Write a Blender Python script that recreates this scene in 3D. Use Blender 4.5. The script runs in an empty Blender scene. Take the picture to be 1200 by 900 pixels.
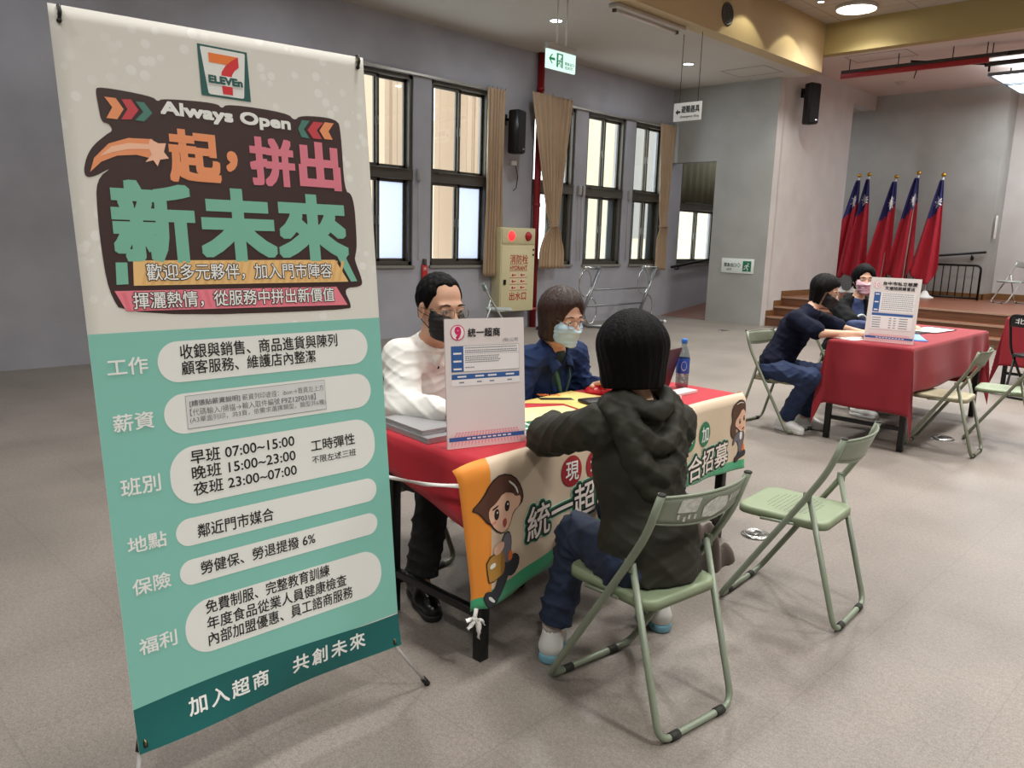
import bpy, bmesh, math, random
import numpy as np
from mathutils import Vector as V, Matrix, noise
random.seed(7)
sc = bpy.context.scene
COL = sc.collection
PI = math.pi

# ---------------------------------------------------------------- camera, light, exposure
cam_d = bpy.data.cameras.new('camera'); cam = bpy.data.objects.new('camera', cam_d); COL.objects.link(cam)
cam_d.sensor_width = 36.0; cam_d.lens = 932.3 / 1200 * 36.0; cam_d.clip_start = 0.05; cam_d.clip_end = 300
def cam_axes(p, r, y):
    f = V((math.sin(y)*math.cos(p), math.cos(y)*math.cos(p), -math.sin(p)))
    rt = V((math.cos(y), -math.sin(y), 0)); d = f.cross(rt)
    return rt*math.cos(r) + d*math.sin(r), -rt*math.sin(r) + d*math.cos(r), f
c_r, c_d, c_f = cam_axes(0.184636, -0.031204, -0.773721)
M3 = Matrix((c_r, -c_d, -c_f)).transposed()
cam.matrix_world = Matrix.Translation((0, 0, 1.5)) @ M3.to_4x4()
sc.camera = cam

sc.view_settings.view_transform = 'Standard'; sc.view_settings.look = 'None'
sc.view_settings.gamma = 1.0; sc.view_settings.use_curve_mapping = False
sc.view_settings.exposure = 0.2
sc.cycles.max_bounces = 8; sc.cycles.diffuse_bounces = 5; sc.cycles.glossy_bounces = 3
sc.cycles.transparent_max_bounces = 12; sc.cycles.sample_clamp_indirect = 6.0
sc.cycles.caustics_reflective = False; sc.cycles.caustics_refractive = False
sc.cycles.use_denoising = True

w = bpy.data.worlds.new('World'); sc.world = w; w.use_nodes = True
bgn = w.node_tree.nodes['Background']; bgn.inputs['Color'].default_value = (0.95, 0.975, 1.0, 1); bgn.inputs['Strength'].default_value = 4.0

LAMP_HALL = 66.0        # watts of each round hall lamp
LAMP_DOWN = 16.0        # watts of each small downlight
LAMP_SPOT = 30.0
LAMP_STAGE = 60.0
def area_light(name, loc, size, watts, col=(1, 0.985, 0.96), shape='DISK', size_y=None, rot=(0, 0, 0), spread=PI):
    d = bpy.data.lights.new(name, 'AREA'); d.shape = shape; d.size = size; d.energy = watts; d.color = col; d.spread = spread
    if size_y: d.size_y = size_y
    o = bpy.data.objects.new(name, d); COL.objects.link(o); o.location = loc; o.rotation_euler = rot
    return o

# ---------------------------------------------------------------- materials
def lin(c):
    if isinstance(c, str):
        c = [int(c[i:i+2], 16)/255 for i in (0, 2, 4)]
    return tuple(((x/12.92) if x <= 0.04045 else ((x+0.055)/1.055)**2.4) for x in c) + (1.0,)
MATS = {}
def mat(name, col='808080', rough=0.6, metal=0.0, spec=0.5, emit=None, estr=0.0, alpha=None, noise_amt=0.0, nscale=6.0,
        bump=0.0, bscale=60.0, col2=None, detail=4.0, coat=0.0, sheen=0.0, stretch=None):
    if name in MATS: return MATS[name]
    m = bpy.data.materials.new(name); m.use_nodes = True; nt = m.node_tree; b = nt.nodes['Principled BSDF']
    b.inputs['Base Color'].default_value = lin(col); b.inputs['Roughness'].default_value = rough
    b.inputs['Metallic'].default_value = metal; b.inputs['Specular IOR Level'].default_value = spec
    b.inputs['Coat Weight'].default_value = coat; b.inputs['Sheen Weight'].default_value = sheen
    if emit: b.inputs['Emission Color'].default_value = lin(emit); b.inputs['Emission Strength'].default_value = estr
    if alpha is not None: b.inputs['Alpha'].default_value = alpha
    tc = nt.nodes.new('ShaderNodeTexCoord'); src = tc.outputs['Object']
    if stretch:
        mp = nt.nodes.new('ShaderNodeMapping'); mp.inputs['Scale'].default_value = stretch
        nt.links.new(src, mp.inputs['Vector']); src = mp.outputs['Vector']
    if noise_amt or col2:
        n = nt.nodes.new('ShaderNodeTexNoise'); n.inputs['Scale'].default_value = nscale; n.inputs['Detail'].default_value = detail
        nt.links.new(src, n.inputs['Vector'])
        r = nt.nodes.new('ShaderNodeMapRange'); r.inputs['From Min'].default_value = 0.32; r.inputs['From Max'].default_value = 0.68
        nt.links.new(n.outputs['Fac'], r.inputs['Value'])
        mx = nt.nodes.new('ShaderNodeMix'); mx.data_type = 'RGBA'
        c = lin(col)
        if col2: ca, cb = c, lin(col2)
        else:
            ca = tuple(max(0, x*(1-noise_amt)) for x in c[:3]) + (1,); cb = tuple(min(1, x*(1+noise_amt)) for x in c[:3]) + (1,)
        mx.inputs[6].default_value = ca; mx.inputs[7].default_value = cb
        nt.links.new(r.outputs['Result'], mx.inputs[0]); nt.links.new(mx.outputs[2], b.inputs['Base Color'])
    if bump:
        n2 = nt.nodes.new('ShaderNodeTexNoise'); n2.inputs['Scale'].default_value = bscale; n2.inputs['Detail'].default_value = 3
        nt.links.new(src, n2.inputs['Vector'])
        bp = nt.nodes.new('ShaderNodeBump'); bp.inputs['Strength'].default_value = bump; bp.inputs['Distance'].default_value = 0.01
        nt.links.new(n2.outputs['Fac'], bp.inputs['Height']); nt.links.new(bp.outputs['Normal'], b.inputs['Normal'])
    MATS[name] = m
    return m
def emis(name, col, s): return mat(name, '000000', 0.5, emit=col, estr=s)
def glass_mat(name, tint='ffffff', gloss=0.08, rough=0.02):
    if name in MATS: return MATS[name]
    m = bpy.data.materials.new(name); m.use_nodes = True; nt = m.node_tree; nt.nodes.clear()
    o = nt.nodes.new('ShaderNodeOutputMaterial'); t = nt.nodes.new('ShaderNodeBsdfTransparent'); g = nt.nodes.new('ShaderNodeBsdfGlossy')
    t.inputs['Color'].default_value = lin(tint); g.inputs['Roughness'].default_value = rough
    mx = nt.nodes.new('ShaderNodeMixShader'); mx.inputs[0].default_value = gloss
    nt.links.new(t.outputs[0], mx.inputs[1]); nt.links.new(g.outputs[0], mx.inputs[2]); nt.links.new(mx.outputs[0], o.inputs['Surface'])
    MATS[name] = m
    return m
def frosted_mat(name, tint, fac):
    if name in MATS: return MATS[name]
    m = bpy.data.materials.new(name); m.use_nodes = True; nt = m.node_tree; nt.nodes.clear()
    o = nt.nodes.new('ShaderNodeOutputMaterial'); t = nt.nodes.new('ShaderNodeBsdfTransparent'); g = nt.nodes.new('ShaderNodeBsdfTranslucent')
    g.inputs['Color'].default_value = lin(tint); t.inputs['Color'].default_value = lin(tint)
    mx = nt.nodes.new('ShaderNodeMixShader'); mx.inputs[0].default_value = fac
    nt.links.new(t.outputs[0], mx.inputs[1]); nt.links.new(g.outputs[0], mx.inputs[2]); nt.links.new(mx.outputs[0], o.inputs['Surface'])
    MATS[name] = m
    return m

# ---------------------------------------------------------------- objects
def tag(o, label=None, cat=None, group=None, kind=None):
    if label: o['label'] = label
    if cat: o['category'] = cat
    if group: o['group'] = group
    if kind: o['kind'] = kind
    return o
def empty(name, loc, label=None, cat=None, rz=0.0, group=None):
    o = bpy.data.objects.new(name, None); COL.objects.link(o); o.location = loc; o.rotation_euler = (0, 0, rz); o.empty_display_size = 0.1
    return tag(o, label, cat, group)
def children(o): return [c for c in bpy.data.objects if c.parent == o]
def copy_tree(o, parent=None):
    c = o.copy(); COL.objects.link(c)
    if parent is not None: c.parent = parent
    for ch in children(o): copy_tree(ch, c)
    return c

class B:
    """collects geometry of ONE part; several material slots allowed"""
    def __init__(s): s.bm = bmesh.new(); s.smooth = set()
    def _new(s, fs, mi, smooth):
        for f in fs:
            f.material_index = mi; f.smooth = smooth
    def box(s, c, d, rot=None, mi=0, bev=0.0, seg=2):
        t = bmesh.new(); bmesh.ops.create_cube(t, size=1.0)
        bmesh.ops.scale(t, vec=d, verts=t.verts)
        if bev: bmesh.ops.bevel(t, geom=t.edges[:], offset=bev, segments=seg, affect='EDGES', profile=0.5)
        if rot is not None: bmesh.ops.transform(t, matrix=(rot.to_4x4() if not isinstance(rot, tuple) else Matrix.Rotation(rot[0], 4, rot[1])), verts=t.verts)
        bmesh.ops.translate(t, vec=c, verts=t.verts); s.join(t, mi, bool(bev)); return s
    def box2(s, lo, hi, mi=0, bev=0.0):
        lo, hi = V(lo), V(hi); return s.box((lo+hi)/2, [abs(x) for x in (hi-lo)], None, mi, bev)
    def join(s, t, mi=0, smooth=False, keep=False):
        mp = {}
        for v in t.verts: mp[v] = s.bm.verts.new(v.co)
        for f in t.faces:
            try:
                nf = s.bm.faces.new([mp[v] for v in f.verts]); nf.material_index = f.material_index if keep else mi; nf.smooth = smooth
            except ValueError: pass
        t.free(); return s
    def tube(s, pts, r, n=10, mi=0, closed=False, caps=True):
        pts = [V(p) for p in pts]; N = len(pts)
        rr = r if isinstance(r, (list, tuple)) else [r]*N
        rings = []; prev = None
        for i, p in enumerate(pts):
            if closed: t = pts[(i+1) % N] - pts[i-1]
            else: t = (pts[min(i+1, N-1)] - pts[max(i-1, 0)])
            t.normalize()
            if prev is None:
                a = V((0, 0, 1)) if abs(t.z) < 0.9 else V((1, 0, 0)); u = t.cross(a).normalized()
            else: u = (prev - t*prev.dot(t)).normalized()
            prev = u; v = t.cross(u)
            rings.append([s.bm.verts.new(p + (u*math.cos(2*PI*k/n) + v*math.sin(2*PI*k/n))*rr[i]) for k in range(n)])
        for i in range(N if closed else N-1):
            A, Bq = rings[i], rings[(i+1) % N]
            for k in range(n):
                f = s.bm.faces.new((A[k], A[(k+1) % n], Bq[(k+1) % n], Bq[k])); f.material_index = mi; f.smooth = True
        if caps and not closed:
            f = s.bm.faces.new(rings[0][::-1]); f.material_index = mi
            f = s.bm.faces.new(rings[-1]); f.material_index = mi
        return s
    def lathe(s, prof, n=20, c=(0, 0, 0), mi=0, axis='Z', rot=None, caps=True):
        rings = []; c = V(c)
        for r, z in prof:
            ring = []
            for k in range(n):
                a = 2*PI*k/n; p = V((r*math.cos(a), r*math.sin(a), z))
                if axis == 'X': p = V((p.z, p.x, p.y))
                if axis == 'Y': p = V((p.y, p.z, p.x))
                if rot is not None: p = rot @ p
                ring.append(s.bm.verts.new(c + p))
            rings.append(ring)
        for A, Bq in zip(rings[:-1], rings[1:]):
            for k in range(n):
                f = s.bm.faces.new((A[k], A[(k+1) % n], Bq[(k+1) % n], Bq[k])); f.material_index = mi; f.smooth = True
        if caps:
            s.bm.faces.new(rings[0][::-1]).material_index = mi; s.bm.faces.new(rings[-1]).material_index = mi
        return s
    def ball(s, c, r, n=12, mi=0):
        t = bmesh.new(); bmesh.ops.create_uvsphere(t, u_segments=n, v_segments=max(6, n*2//3), radius=1.0)
        rr = r if isinstance(r, (tuple, list)) else (r, r, r)
        bmesh.ops.scale(t, vec=rr, verts=t.verts); bmesh.ops.translate(t, vec=c, verts=t.verts); return s.join(t, mi, True)
    def prism(s, poly, fn, h0, h1, mi=0):
        """2-D polygon -> solid between heights h0, h1 through fn(u, v, h)"""
        a = [s.bm.verts.new(fn(u, v, h0)) for u, v in poly]; b = [s.bm.verts.new(fn(u, v, h1)) for u, v in poly]; n = len(poly)
        fs = [s.bm.faces.new(b), s.bm.faces.new(a[::-1])] + [s.bm.faces.new((a[i], a[(i+1) % n], b[(i+1) % n], b[i])) for i in range(n)]
        for f in fs: f.material_index = mi
        return s
    def flat(s, poly, fn, h, mi=0, maxedge=None):
        t = bmesh.new(); t.faces.new([t.verts.new((u, v, 0)) for u, v in poly])
        if maxedge or len(poly) > 4: bmesh.ops.triangulate(t, faces=t.faces[:])
        if maxedge: refine(t, maxedge)
        for v in t.verts: v.co = fn(v.co.x, v.co.y, h)
        return s.join(t, mi)
    def grid(s, nu, nv, fn, mi=0, smooth=True, closed=False, mfn=None):
        vs = [[s.bm.verts.new(fn(i/nu, j/nv)) for j in range(nv+1)] for i in range(nu if closed else nu+1)]
        for i in range(nu):
            for j in range(nv):
                q = vs[(i+1) % len(vs)] if closed else vs[i+1]
                f = s.bm.faces.new((vs[i][j], q[j], q[j+1], vs[i][j+1])); f.smooth = smooth
                f.material_index = mfn((i+.5)/nu, (j+.5)/nv) if mfn else mi
        return s
    def add_mesh(s, vs, fs, mi=0, smooth=True):
        bv = [s.bm.verts.new(v) for v in vs]
        for f in fs:
            try: nf = s.bm.faces.new([bv[i] for i in f]); nf.material_index = mi; nf.smooth = smooth
            except ValueError: pass
        return s
    def build(s, name, mats, parent=None, loc=None, solid=0.0, fix=True):
        if fix: bmesh.ops.recalc_face_normals(s.bm, faces=s.bm.faces[:])
        me = bpy.data.meshes.new(name)
        if loc is not None: bmesh.ops.translate(s.bm, vec=-V(loc), verts=s.bm.verts)
        s.bm.to_mesh(me); s.bm.free()
        for m in (mats if isinstance(mats, (list, tuple)) else [mats]): me.materials.append(m)
        o = bpy.data.objects.new(name, me); COL.objects.link(o)
        if loc is not None: o.location = loc
        if parent is not None: o.parent = parent
        if solid:
            md = o.modifiers.new('Solidify', 'SOLIDIFY'); md.thickness = solid; md.offset = 0
        return o
def refine(t, maxedge):
    for _ in range(6):
        es = [e for e in t.edges if e.calc_length() > maxedge]
        if not es: break
        bmesh.ops.subdivide_edges(t, edges=es, cuts=1)
        bmesh.ops.triangulate(t, faces=[f for f in t.faces if len(f.verts) > 3])
def fillet(pts, r, n=5):
    pts = [V(p) for p in pts]; out = [pts[0]]
    for i in range(1, len(pts)-1):
        a, b, c = pts[i-1], pts[i], pts[i+1]; d1 = (a-b); d2 = (c-b)
        rr = min(r, d1.length*0.48, d2.length*0.48); p, q = b + d1.normalized()*rr, b + d2.normalized()*rr
        for k in range(n+1):
            t = k/n; out.append(p*(1-t)**2 + b*2*t*(1-t) + q*t*t)
    out.append(pts[-1]); return out
def rrect(u0, v0, u1, v1, r, n=6):
    r = min(r, (u1-u0)/2*.999, (v1-v0)/2*.999); out = []
    for cx, cy, a0 in ((u1-r, v1-r, 0), (u0+r, v1-r, PI/2), (u0+r, v0+r, PI), (u1-r, v0+r, 1.5*PI)):
        for k in range(n+1):
            a = a0 + PI/2*k/n; out.append((cx + r*math.cos(a), cy + r*math.sin(a)))
    return out
def chaikin(pts, n=2):
    for _ in range(n):
        out = []
        for i in range(len(pts)):
            a, b = pts[i], pts[(i+1) % len(pts)]
            out += [(a[0]*.75+b[0]*.25, a[1]*.75+b[1]*.25), (a[0]*.25+b[0]*.75, a[1]*.25+b[1]*.75)]
        pts = out
    return pts
def circ(u, v, ru, rv=None, n=24):
    rv = rv or ru; return [(u + ru*math.cos(2*PI*k/n), v + rv*math.sin(2*PI*k/n)) for k in range(n)]

_tx = {}
def glyphs(sx, bold=0.0, spacing=1.0, res=3):
    key = (sx, bold, spacing, res)
    if key in _tx: return _tx[key]
    c = bpy.data.curves.new('t', 'FONT'); c.body = sx; c.size = 1.0; c.offset = bold; c.space_character = spacing; c.resolution_u = res
    o = bpy.data.objects.new('t', c); COL.objects.link(o); bpy.context.view_layer.update()
    me = bpy.data.meshes.new_from_object(o.evaluated_get(bpy.context.evaluated_depsgraph_get()))
    vs = [(v.co.x, v.co.y) for v in me.vertices]; fs = [tuple(p.vertices) for p in me.polygons]
    bpy.data.objects.remove(o); bpy.data.curves.remove(c); bpy.data.meshes.remove(me)
    _tx[key] = (vs, fs); return _tx[key]
def text(b, sx, fn, box, h, mi=0, bold=0.0, spacing=1.0, skew=0.0, grow=0.0, maxedge=None, slope=0.0, square=False):
    """put text so that its thin form fills box=(u0,v0,u1,v1) (v up); bold/grow thickens it beyond"""
    base, fs = glyphs(sx, 0.0, spacing); R = bold + grow
    if not base: return
    x0 = min(p[0] for p in base); x1 = max(p[0] for p in base); y0 = min(p[1] for p in base); y1 = max(p[1] for p in base)
    u0, v0, u1, v1 = box; su = (u1-u0)/max(1e-6, x1-x0); sv = (v1-v0)/max(1e-6, y1-y0)
    t = bmesh.new(); n = 0 if R == 0 else (6 if R < .03 else 12); k = (su*sv)**.5
    offs = [(0, 0)] + [(R*k*math.cos(2*PI*i/n+.4), R*k*math.sin(2*PI*i/n+.4)) for i in range(n)]
    if square: offs = [(0, 0)] + [(R*k*a, R*k*c) for a in (-1, -.5, 0, .5, 1) for c in (-1, -.5, 0, .5, 1) if max(abs(a), abs(c)) == 1]
    if R > .09: offs += [(R*.5*k*math.cos(2*PI*i/8), R*.5*k*math.sin(2*PI*i/8)) for i in range(8)]
    for io, (du, dv) in enumerate(offs):
        bv = []; dz = io*(4e-4/max(6, len(offs)))
        for x, y in base:
            u = u0 + (x-x0)*su; v = v0 + (y-y0)*sv
            u += skew*(v-v0); v += slope*(u-u0)
            bv.append(t.verts.new((u+du, v+dv, dz)))
        for f in fs:
            try: t.faces.new([bv[i] for i in f])
            except ValueError: pass
    if maxedge: refine(t, maxedge)
    for v in t.verts: v.co = fn(v.co.x, v.co.y, h+v.co.z)
    b.join(t, mi)
def plane_fn(o, u, v):
    o, u, v = V(o), V(u).normalized(), V(v).normalized(); n = u.cross(v)
    return lambda a, b, h: o + u*a + v*b + n*h
def quad_fn(bl, br, tl, tr, W, H):
    bl, br, tl, tr = V(bl), V(br), V(tl), V(tr); n = (br-bl).cross(tl-bl).normalized()
    def f(a, b, h):
        s, t = a/W, b/H
        return (bl*(1-s) + br*s)*(1-t) + (tl*(1-s) + tr*s)*t + n*h
    return f

# ---------------------------------------------------------------- signed-distance modelling of bodies and clothes
class S:
    def __init__(s, lo, hi, h):
        s.lo = np.array(lo, np.float32); s.h = h
        n = np.ceil((np.array(hi)-np.array(lo))/h).astype(int)+1
        s.n = n; s.F = np.full(n, 1.0, np.float32)
        s.ax = [s.lo[i] + h*np.arange(n[i], dtype=np.float32) for i in range(3)]
    def _sl(s, lo, hi):
        sl = []
        for i in range(3):
            a = int(max(0, math.floor((lo[i]-s.lo[i])/s.h))); b = int(min(s.n[i], math.ceil((hi[i]-s.lo[i])/s.h)+1))
            if b <= a: return None
            sl.append(slice(a, b))
        return tuple(sl)
    def _pts(s, sl):
        return (s.ax[0][sl[0]][:, None, None], s.ax[1][sl[1]][None, :, None], s.ax[2][sl[2]][None, None, :])
    def _mix(s, sl, d, k, mode):
        f = s.F[sl]
        if mode == 'sub':
            d = -d
            if k > 0:
                hh = np.maximum(k-np.abs(f-d), 0)/k; s.F[sl] = np.maximum(f, d) + hh*hh*k*0.25
            else: s.F[sl] = np.maximum(f, d)
        else:
            if k > 0:
                hh = np.maximum(k-np.abs(f-d), 0)/k; s.F[sl] = np.minimum(f, d) - hh*hh*k*0.25
            else: s.F[sl] = np.minimum(f, d)
    def cone(s, a, b, ra, rb, k=0.02, mode='add', sq=None):
        a = np.array(a, float); b = np.array(b, float); m = max(ra, rb)*1.0 + k + 4*s.h
        if sq is not None: m = m*max(1.0, sq[1])
        sl = s._sl(np.minimum(a, b)-m, np.maximum(a, b)+m)
        if sl is None: return s
        X, Y, Z = s._pts(sl); px, py, pz = X-a[0], Y-a[1], Z-a[2]; ba = b-a
        sc_ = 1.0
        if sq is not None:
            ax = np.array(sq[0], float); ax /= np.linalg.norm(ax); q = px*ax[0]+py*ax[1]+pz*ax[2]; qb = ba@ax
            g = 1.0/sq[1]-1.0
            # keep the axis of the cone where it is: only the offset from the axis is stretched
            t0 = np.clip((px*ba[0]+py*ba[1]+pz*ba[2])/max(1e-9, ba@ba), 0, 1); q = q - t0*qb
            px = px + g*q*ax[0]; py = py + g*q*ax[1]; pz = pz + g*q*ax[2]; sc_ = min(1.0, sq[1])
        t = np.clip((px*ba[0]+py*ba[1]+pz*ba[2])/max(1e-9, ba@ba), 0, 1)
        d = np.sqrt((px-t*ba[0])**2+(py-t*ba[1])**2+(pz-t*ba[2])**2) - (ra+(rb-ra)*t)
        s._mix(sl, (d*sc_).astype(np.float32), k, mode); return s
    def chain(s, pts, rr, k=0.02, mode='add', sq=None):
        for i in range(len(pts)-1): s.cone(pts[i], pts[i+1], rr[i], rr[i+1], k, mode, sq)
        return s
    def ell(s, c, r, R=None, k=0.02, mode='add'):
        c = np.array(c, float); m = max(r) + k + 4*s.h; sl = s._sl(c-m, c+m)
        if sl is None: return s
        X, Y, Z = s._pts(sl); px, py, pz = X-c[0], Y-c[1], Z-c[2]
        if R is not None:
            R = np.array(R); px, py, pz = (R[0, 0]*px+R[1, 0]*py+R[2, 0]*pz, R[0, 1]*px+R[1, 1]*py+R[2, 1]*pz, R[0, 2]*px+R[1, 2]*py+R[2, 2]*pz)
        k0 = np.sqrt((px/r[0])**2+(py/r[1])**2+(pz/r[2])**2); k1 = np.sqrt((px/r[0]**2)**2+(py/r[1]**2)**2+(pz/r[2]**2)**2)
        d = k0*(k0-1)/np.maximum(k1, 1e-6); s._mix(sl, d.astype(np.float32), k, mode); return s
    def box(s, c, hd, R=None, rd=0.01, k=0.01, mode='add'):
        c = np.array(c, float); m = float(np.linalg.norm(hd)) + k + 4*s.h; sl = s._sl(c-m, c+m)
        if sl is None: return s
        X, Y, Z = s._pts(sl); p = [X-c[0], Y-c[1], Z-c[2]]
        if R is not None:
            R = np.array(R); p = [R[0, i]*p[0]+R[1, i]*p[1]+R[2, i]*p[2] for i in range(3)]
        q = [np.abs(p[i])-(hd[i]-rd) for i in range(3)]
        d = np.sqrt(sum(np.maximum(x, 0)**2 for x in q)) + np.minimum(np.maximum(np.maximum(q[0], q[1]), q[2]), 0) - rd
        s._mix(sl, d.astype(np.float32), k, mode); return s
    def cut(s, p, n, lo=None, hi=None):
        """remove what lies on the side of n (inside the box lo..hi if given)"""
        n = np.array(n, float); n /= np.linalg.norm(n)
        sl = s._sl(lo, hi) if lo is not None else (slice(None),)*3
        if sl is None: return s
        X, Y, Z = s._pts(sl); d = ((X-p[0])*n[0]+(Y-p[1])*n[1]+(Z-p[2])*n[2]).astype(np.float32)
        s.F[sl] = np.maximum(s.F[sl], d); return s
    def folds(s, amp, waves, lo=None, hi=None):
        sl = s._sl(lo, hi) if lo is not None else (slice(None),)*3
        if sl is None: return s
        X, Y, Z = s._pts(sl); tot = 0
        for (kx, ky, kz, ph, a) in waves:
            tot = tot + a*np.sin(kx*X+ky*Y+kz*Z+ph + 1.3*np.sin(0.37*(ky*X-kx*Y)+0.41*kz*Z+2*ph))
        s.F[sl] = s.F[sl] + (amp*tot).astype(np.float32); return s
    def creases(s, amp, waves):
        X, Y, Z = s._pts((slice(None),)*3); tot = 0
        for (kx, ky, kz, ph, a) in waves:
            u = np.abs(np.sin(kx*X+ky*Y+kz*Z+ph + 1.6*np.sin(.31*(ky*X-kx*Y)+.37*kz*Z+2.3*ph) + .7*np.sin(9*X-7*Y+11*Z+ph)))
            m = .5+.5*np.sin(.23*(ky*X+kz*Y)-.29*kx*Z+1.7*ph)
            tot = tot + a*m*(1-u)**2
        s.F = s.F - (amp*(tot-.25)).astype(np.float32); return s
    def mesh(s):
        F = s.F; nx, ny, nz = F.shape; I = F < 0
        cnt = np.zeros((nx-1, ny-1, nz-1), np.int8)
        for dx in (0, 1):
            for dy in (0, 1):
                for dz in (0, 1): cnt += I[dx:nx-1+dx, dy:ny-1+dy, dz:nz-1+dz]
        act = (cnt > 0) & (cnt < 8); idx = np.argwhere(act); vid = np.full(act.shape, -1, np.int64); vid[act] = np.arange(len(idx))
        acc = np.zeros((len(idx), 3)); num = np.zeros(len(idx))
        cs = [(a, b, c) for a in (0, 1) for b in (0, 1) for c in (0, 1)]
        for a in cs:
            for ax in range(3):
                if a[ax]: continue
                b = list(a); b[ax] = 1
                fa = F[idx[:, 0]+a[0], idx[:, 1]+a[1], idx[:, 2]+a[2]]; fb = F[idx[:, 0]+b[0], idx[:, 1]+b[1], idx[:, 2]+b[2]]
                m = (fa < 0) != (fb < 0); t = fa[m]/(fa[m]-fb[m]); p = np.tile(np.array(a, float), (m.sum(), 1)); p[:, ax] += t
                acc[m] += p; num[m] += 1
        vs = (idx + acc/num[:, None])*s.h + s.lo
        faces = []
        for ax in range(3):
            o1, o2 = [(1, 2), (2, 0), (0, 1)][ax]
            sa = [slice(None)]*3; sb = [slice(None)]*3; sa[ax] = slice(0, -1); sb[ax] = slice(1, None)
            ch = I[tuple(sa)] != I[tuple(sb)]; e = np.argwhere(ch)
            ok = (e[:, o1] > 0) & (e[:, o2] > 0) & (e[:, o1] < F.shape[o1]-1) & (e[:, o2] < F.shape[o2]-1); e = e[ok]
            q = []
            for d1, d2 in ((-1, -1), (0, -1), (0, 0), (-1, 0)):
                c = e.copy(); c[:, o1] += d1; c[:, o2] += d2; q.append(vid[c[:, 0], c[:, 1], c[:, 2]])
            q = np.stack(q, 1); fl = I[e[:, 0], e[:, 1], e[:, 2]]; q[~fl] = q[~fl][:, ::-1]; faces.append(q)
        fs = np.concatenate(faces); fs = fs[(fs >= 0).all(1)]
        return vs, fs
def sdf_obj(name, parts, mats, parent, loc, smooth_it=2):
    """parts: list of (S, material index) -> one mesh object"""
    V_, F_, MI = [], [], []; off = 0
    for s, mi in parts:
        vs, fs = s.mesh()
        if not len(vs): continue
        if smooth_it:   # light Laplacian smoothing
            n = len(vs); e = np.concatenate([fs[:, [0, 1]], fs[:, [1, 2]], fs[:, [2, 3]], fs[:, [3, 0]]]); e = np.concatenate([e, e[:, ::-1]])
            deg = np.bincount(e[:, 0], minlength=n)[:, None]
            for it in range(smooth_it):
                for lam in (0.5, -0.52):
                    sm = np.stack([np.bincount(e[:, 0], weights=vs[e[:, 1], c], minlength=n) for c in range(3)], 1)/np.maximum(deg, 1)
                    vs = vs + lam*(sm-vs)
        V_.append(vs); F_.append(fs+off); MI += [mi]*len(fs); off += len(vs)
    vs = np.concatenate(V_)-np.array(loc); fs = np.concatenate(F_)
    me = bpy.data.meshes.new(name); me.vertices.add(len(vs)); me.vertices.foreach_set('co', vs.astype(np.float32).ravel())
    me.loops.add(len(fs)*4); me.loops.foreach_set('vertex_index', fs.astype(np.int32).ravel())
    me.polygons.add(len(fs)); me.polygons.foreach_set('loop_start', np.arange(0, len(fs)*4, 4, dtype=np.int32))
    me.polygons.foreach_set('loop_total', np.full(len(fs), 4, np.int32)); me.polygons.foreach_set('material_index', np.array(MI, np.int32))
    me.polygons.foreach_set('use_smooth', np.ones(len(fs), bool)); me.update(calc_edges=True); me.validate()
    for m in (mats if isinstance(mats, (list, tuple)) else [mats]): me.materials.append(m)
    o = bpy.data.objects.new(name, me); COL.objects.link(o); o.parent = parent
    return o
# ================================================================ THE SETTING
XW, YE, ZC = -9.15, 13.6, 4.345          # window wall, end wall, low ceiling
XF, ZU, ZS = -6.26, 5.11, 4.62           # beam face, upper ceiling, stage ceiling
XS = -6.97                               # side wall of the stage
m_wallL = mat('plaster_blue_grey', 'a7a8b0', 0.75, noise_amt=0.10, nscale=1.6, bump=0.08, bscale=25)
m_wallE = mat('plaster_grey', 'a6a6a2', 0.8, noise_amt=0.07, nscale=2.2, bump=0.08, bscale=25)
m_wallS = mat('plaster_pale', 'c9c5c2', 0.8, noise_amt=0.05, nscale=2.5, bump=0.08, bscale=30)
m_ceil = mat('ceiling_paint', 'b9b3a9', 0.85, noise_amt=0.02, nscale=2)
m_ceilS = mat('stage_ceiling_paint', 'd3c4bd', 0.85)
m_beam = mat('cream_paint', 'b9a37c', 0.7, noise_amt=0.03, nscale=1.2)
m_frame = mat('bronze_aluminium', '57534b', 0.45, 0.4, noise_amt=0.05)
m_sill = mat('window_ledge', '8a8880', 0.6)
m_glass = glass_mat('window_glass', 'f4f8f8', 0.06)
m_blueglass = frosted_mat('screened_glass', 'bfc5d2', 0.6)
m_black = mat('black_metal', '141414', 0.4, 0.5)
m_blackp = mat('black_plastic', '111112', 0.45)
m_white = mat('white_paint', 'e4e4e0', 0.5)

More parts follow.
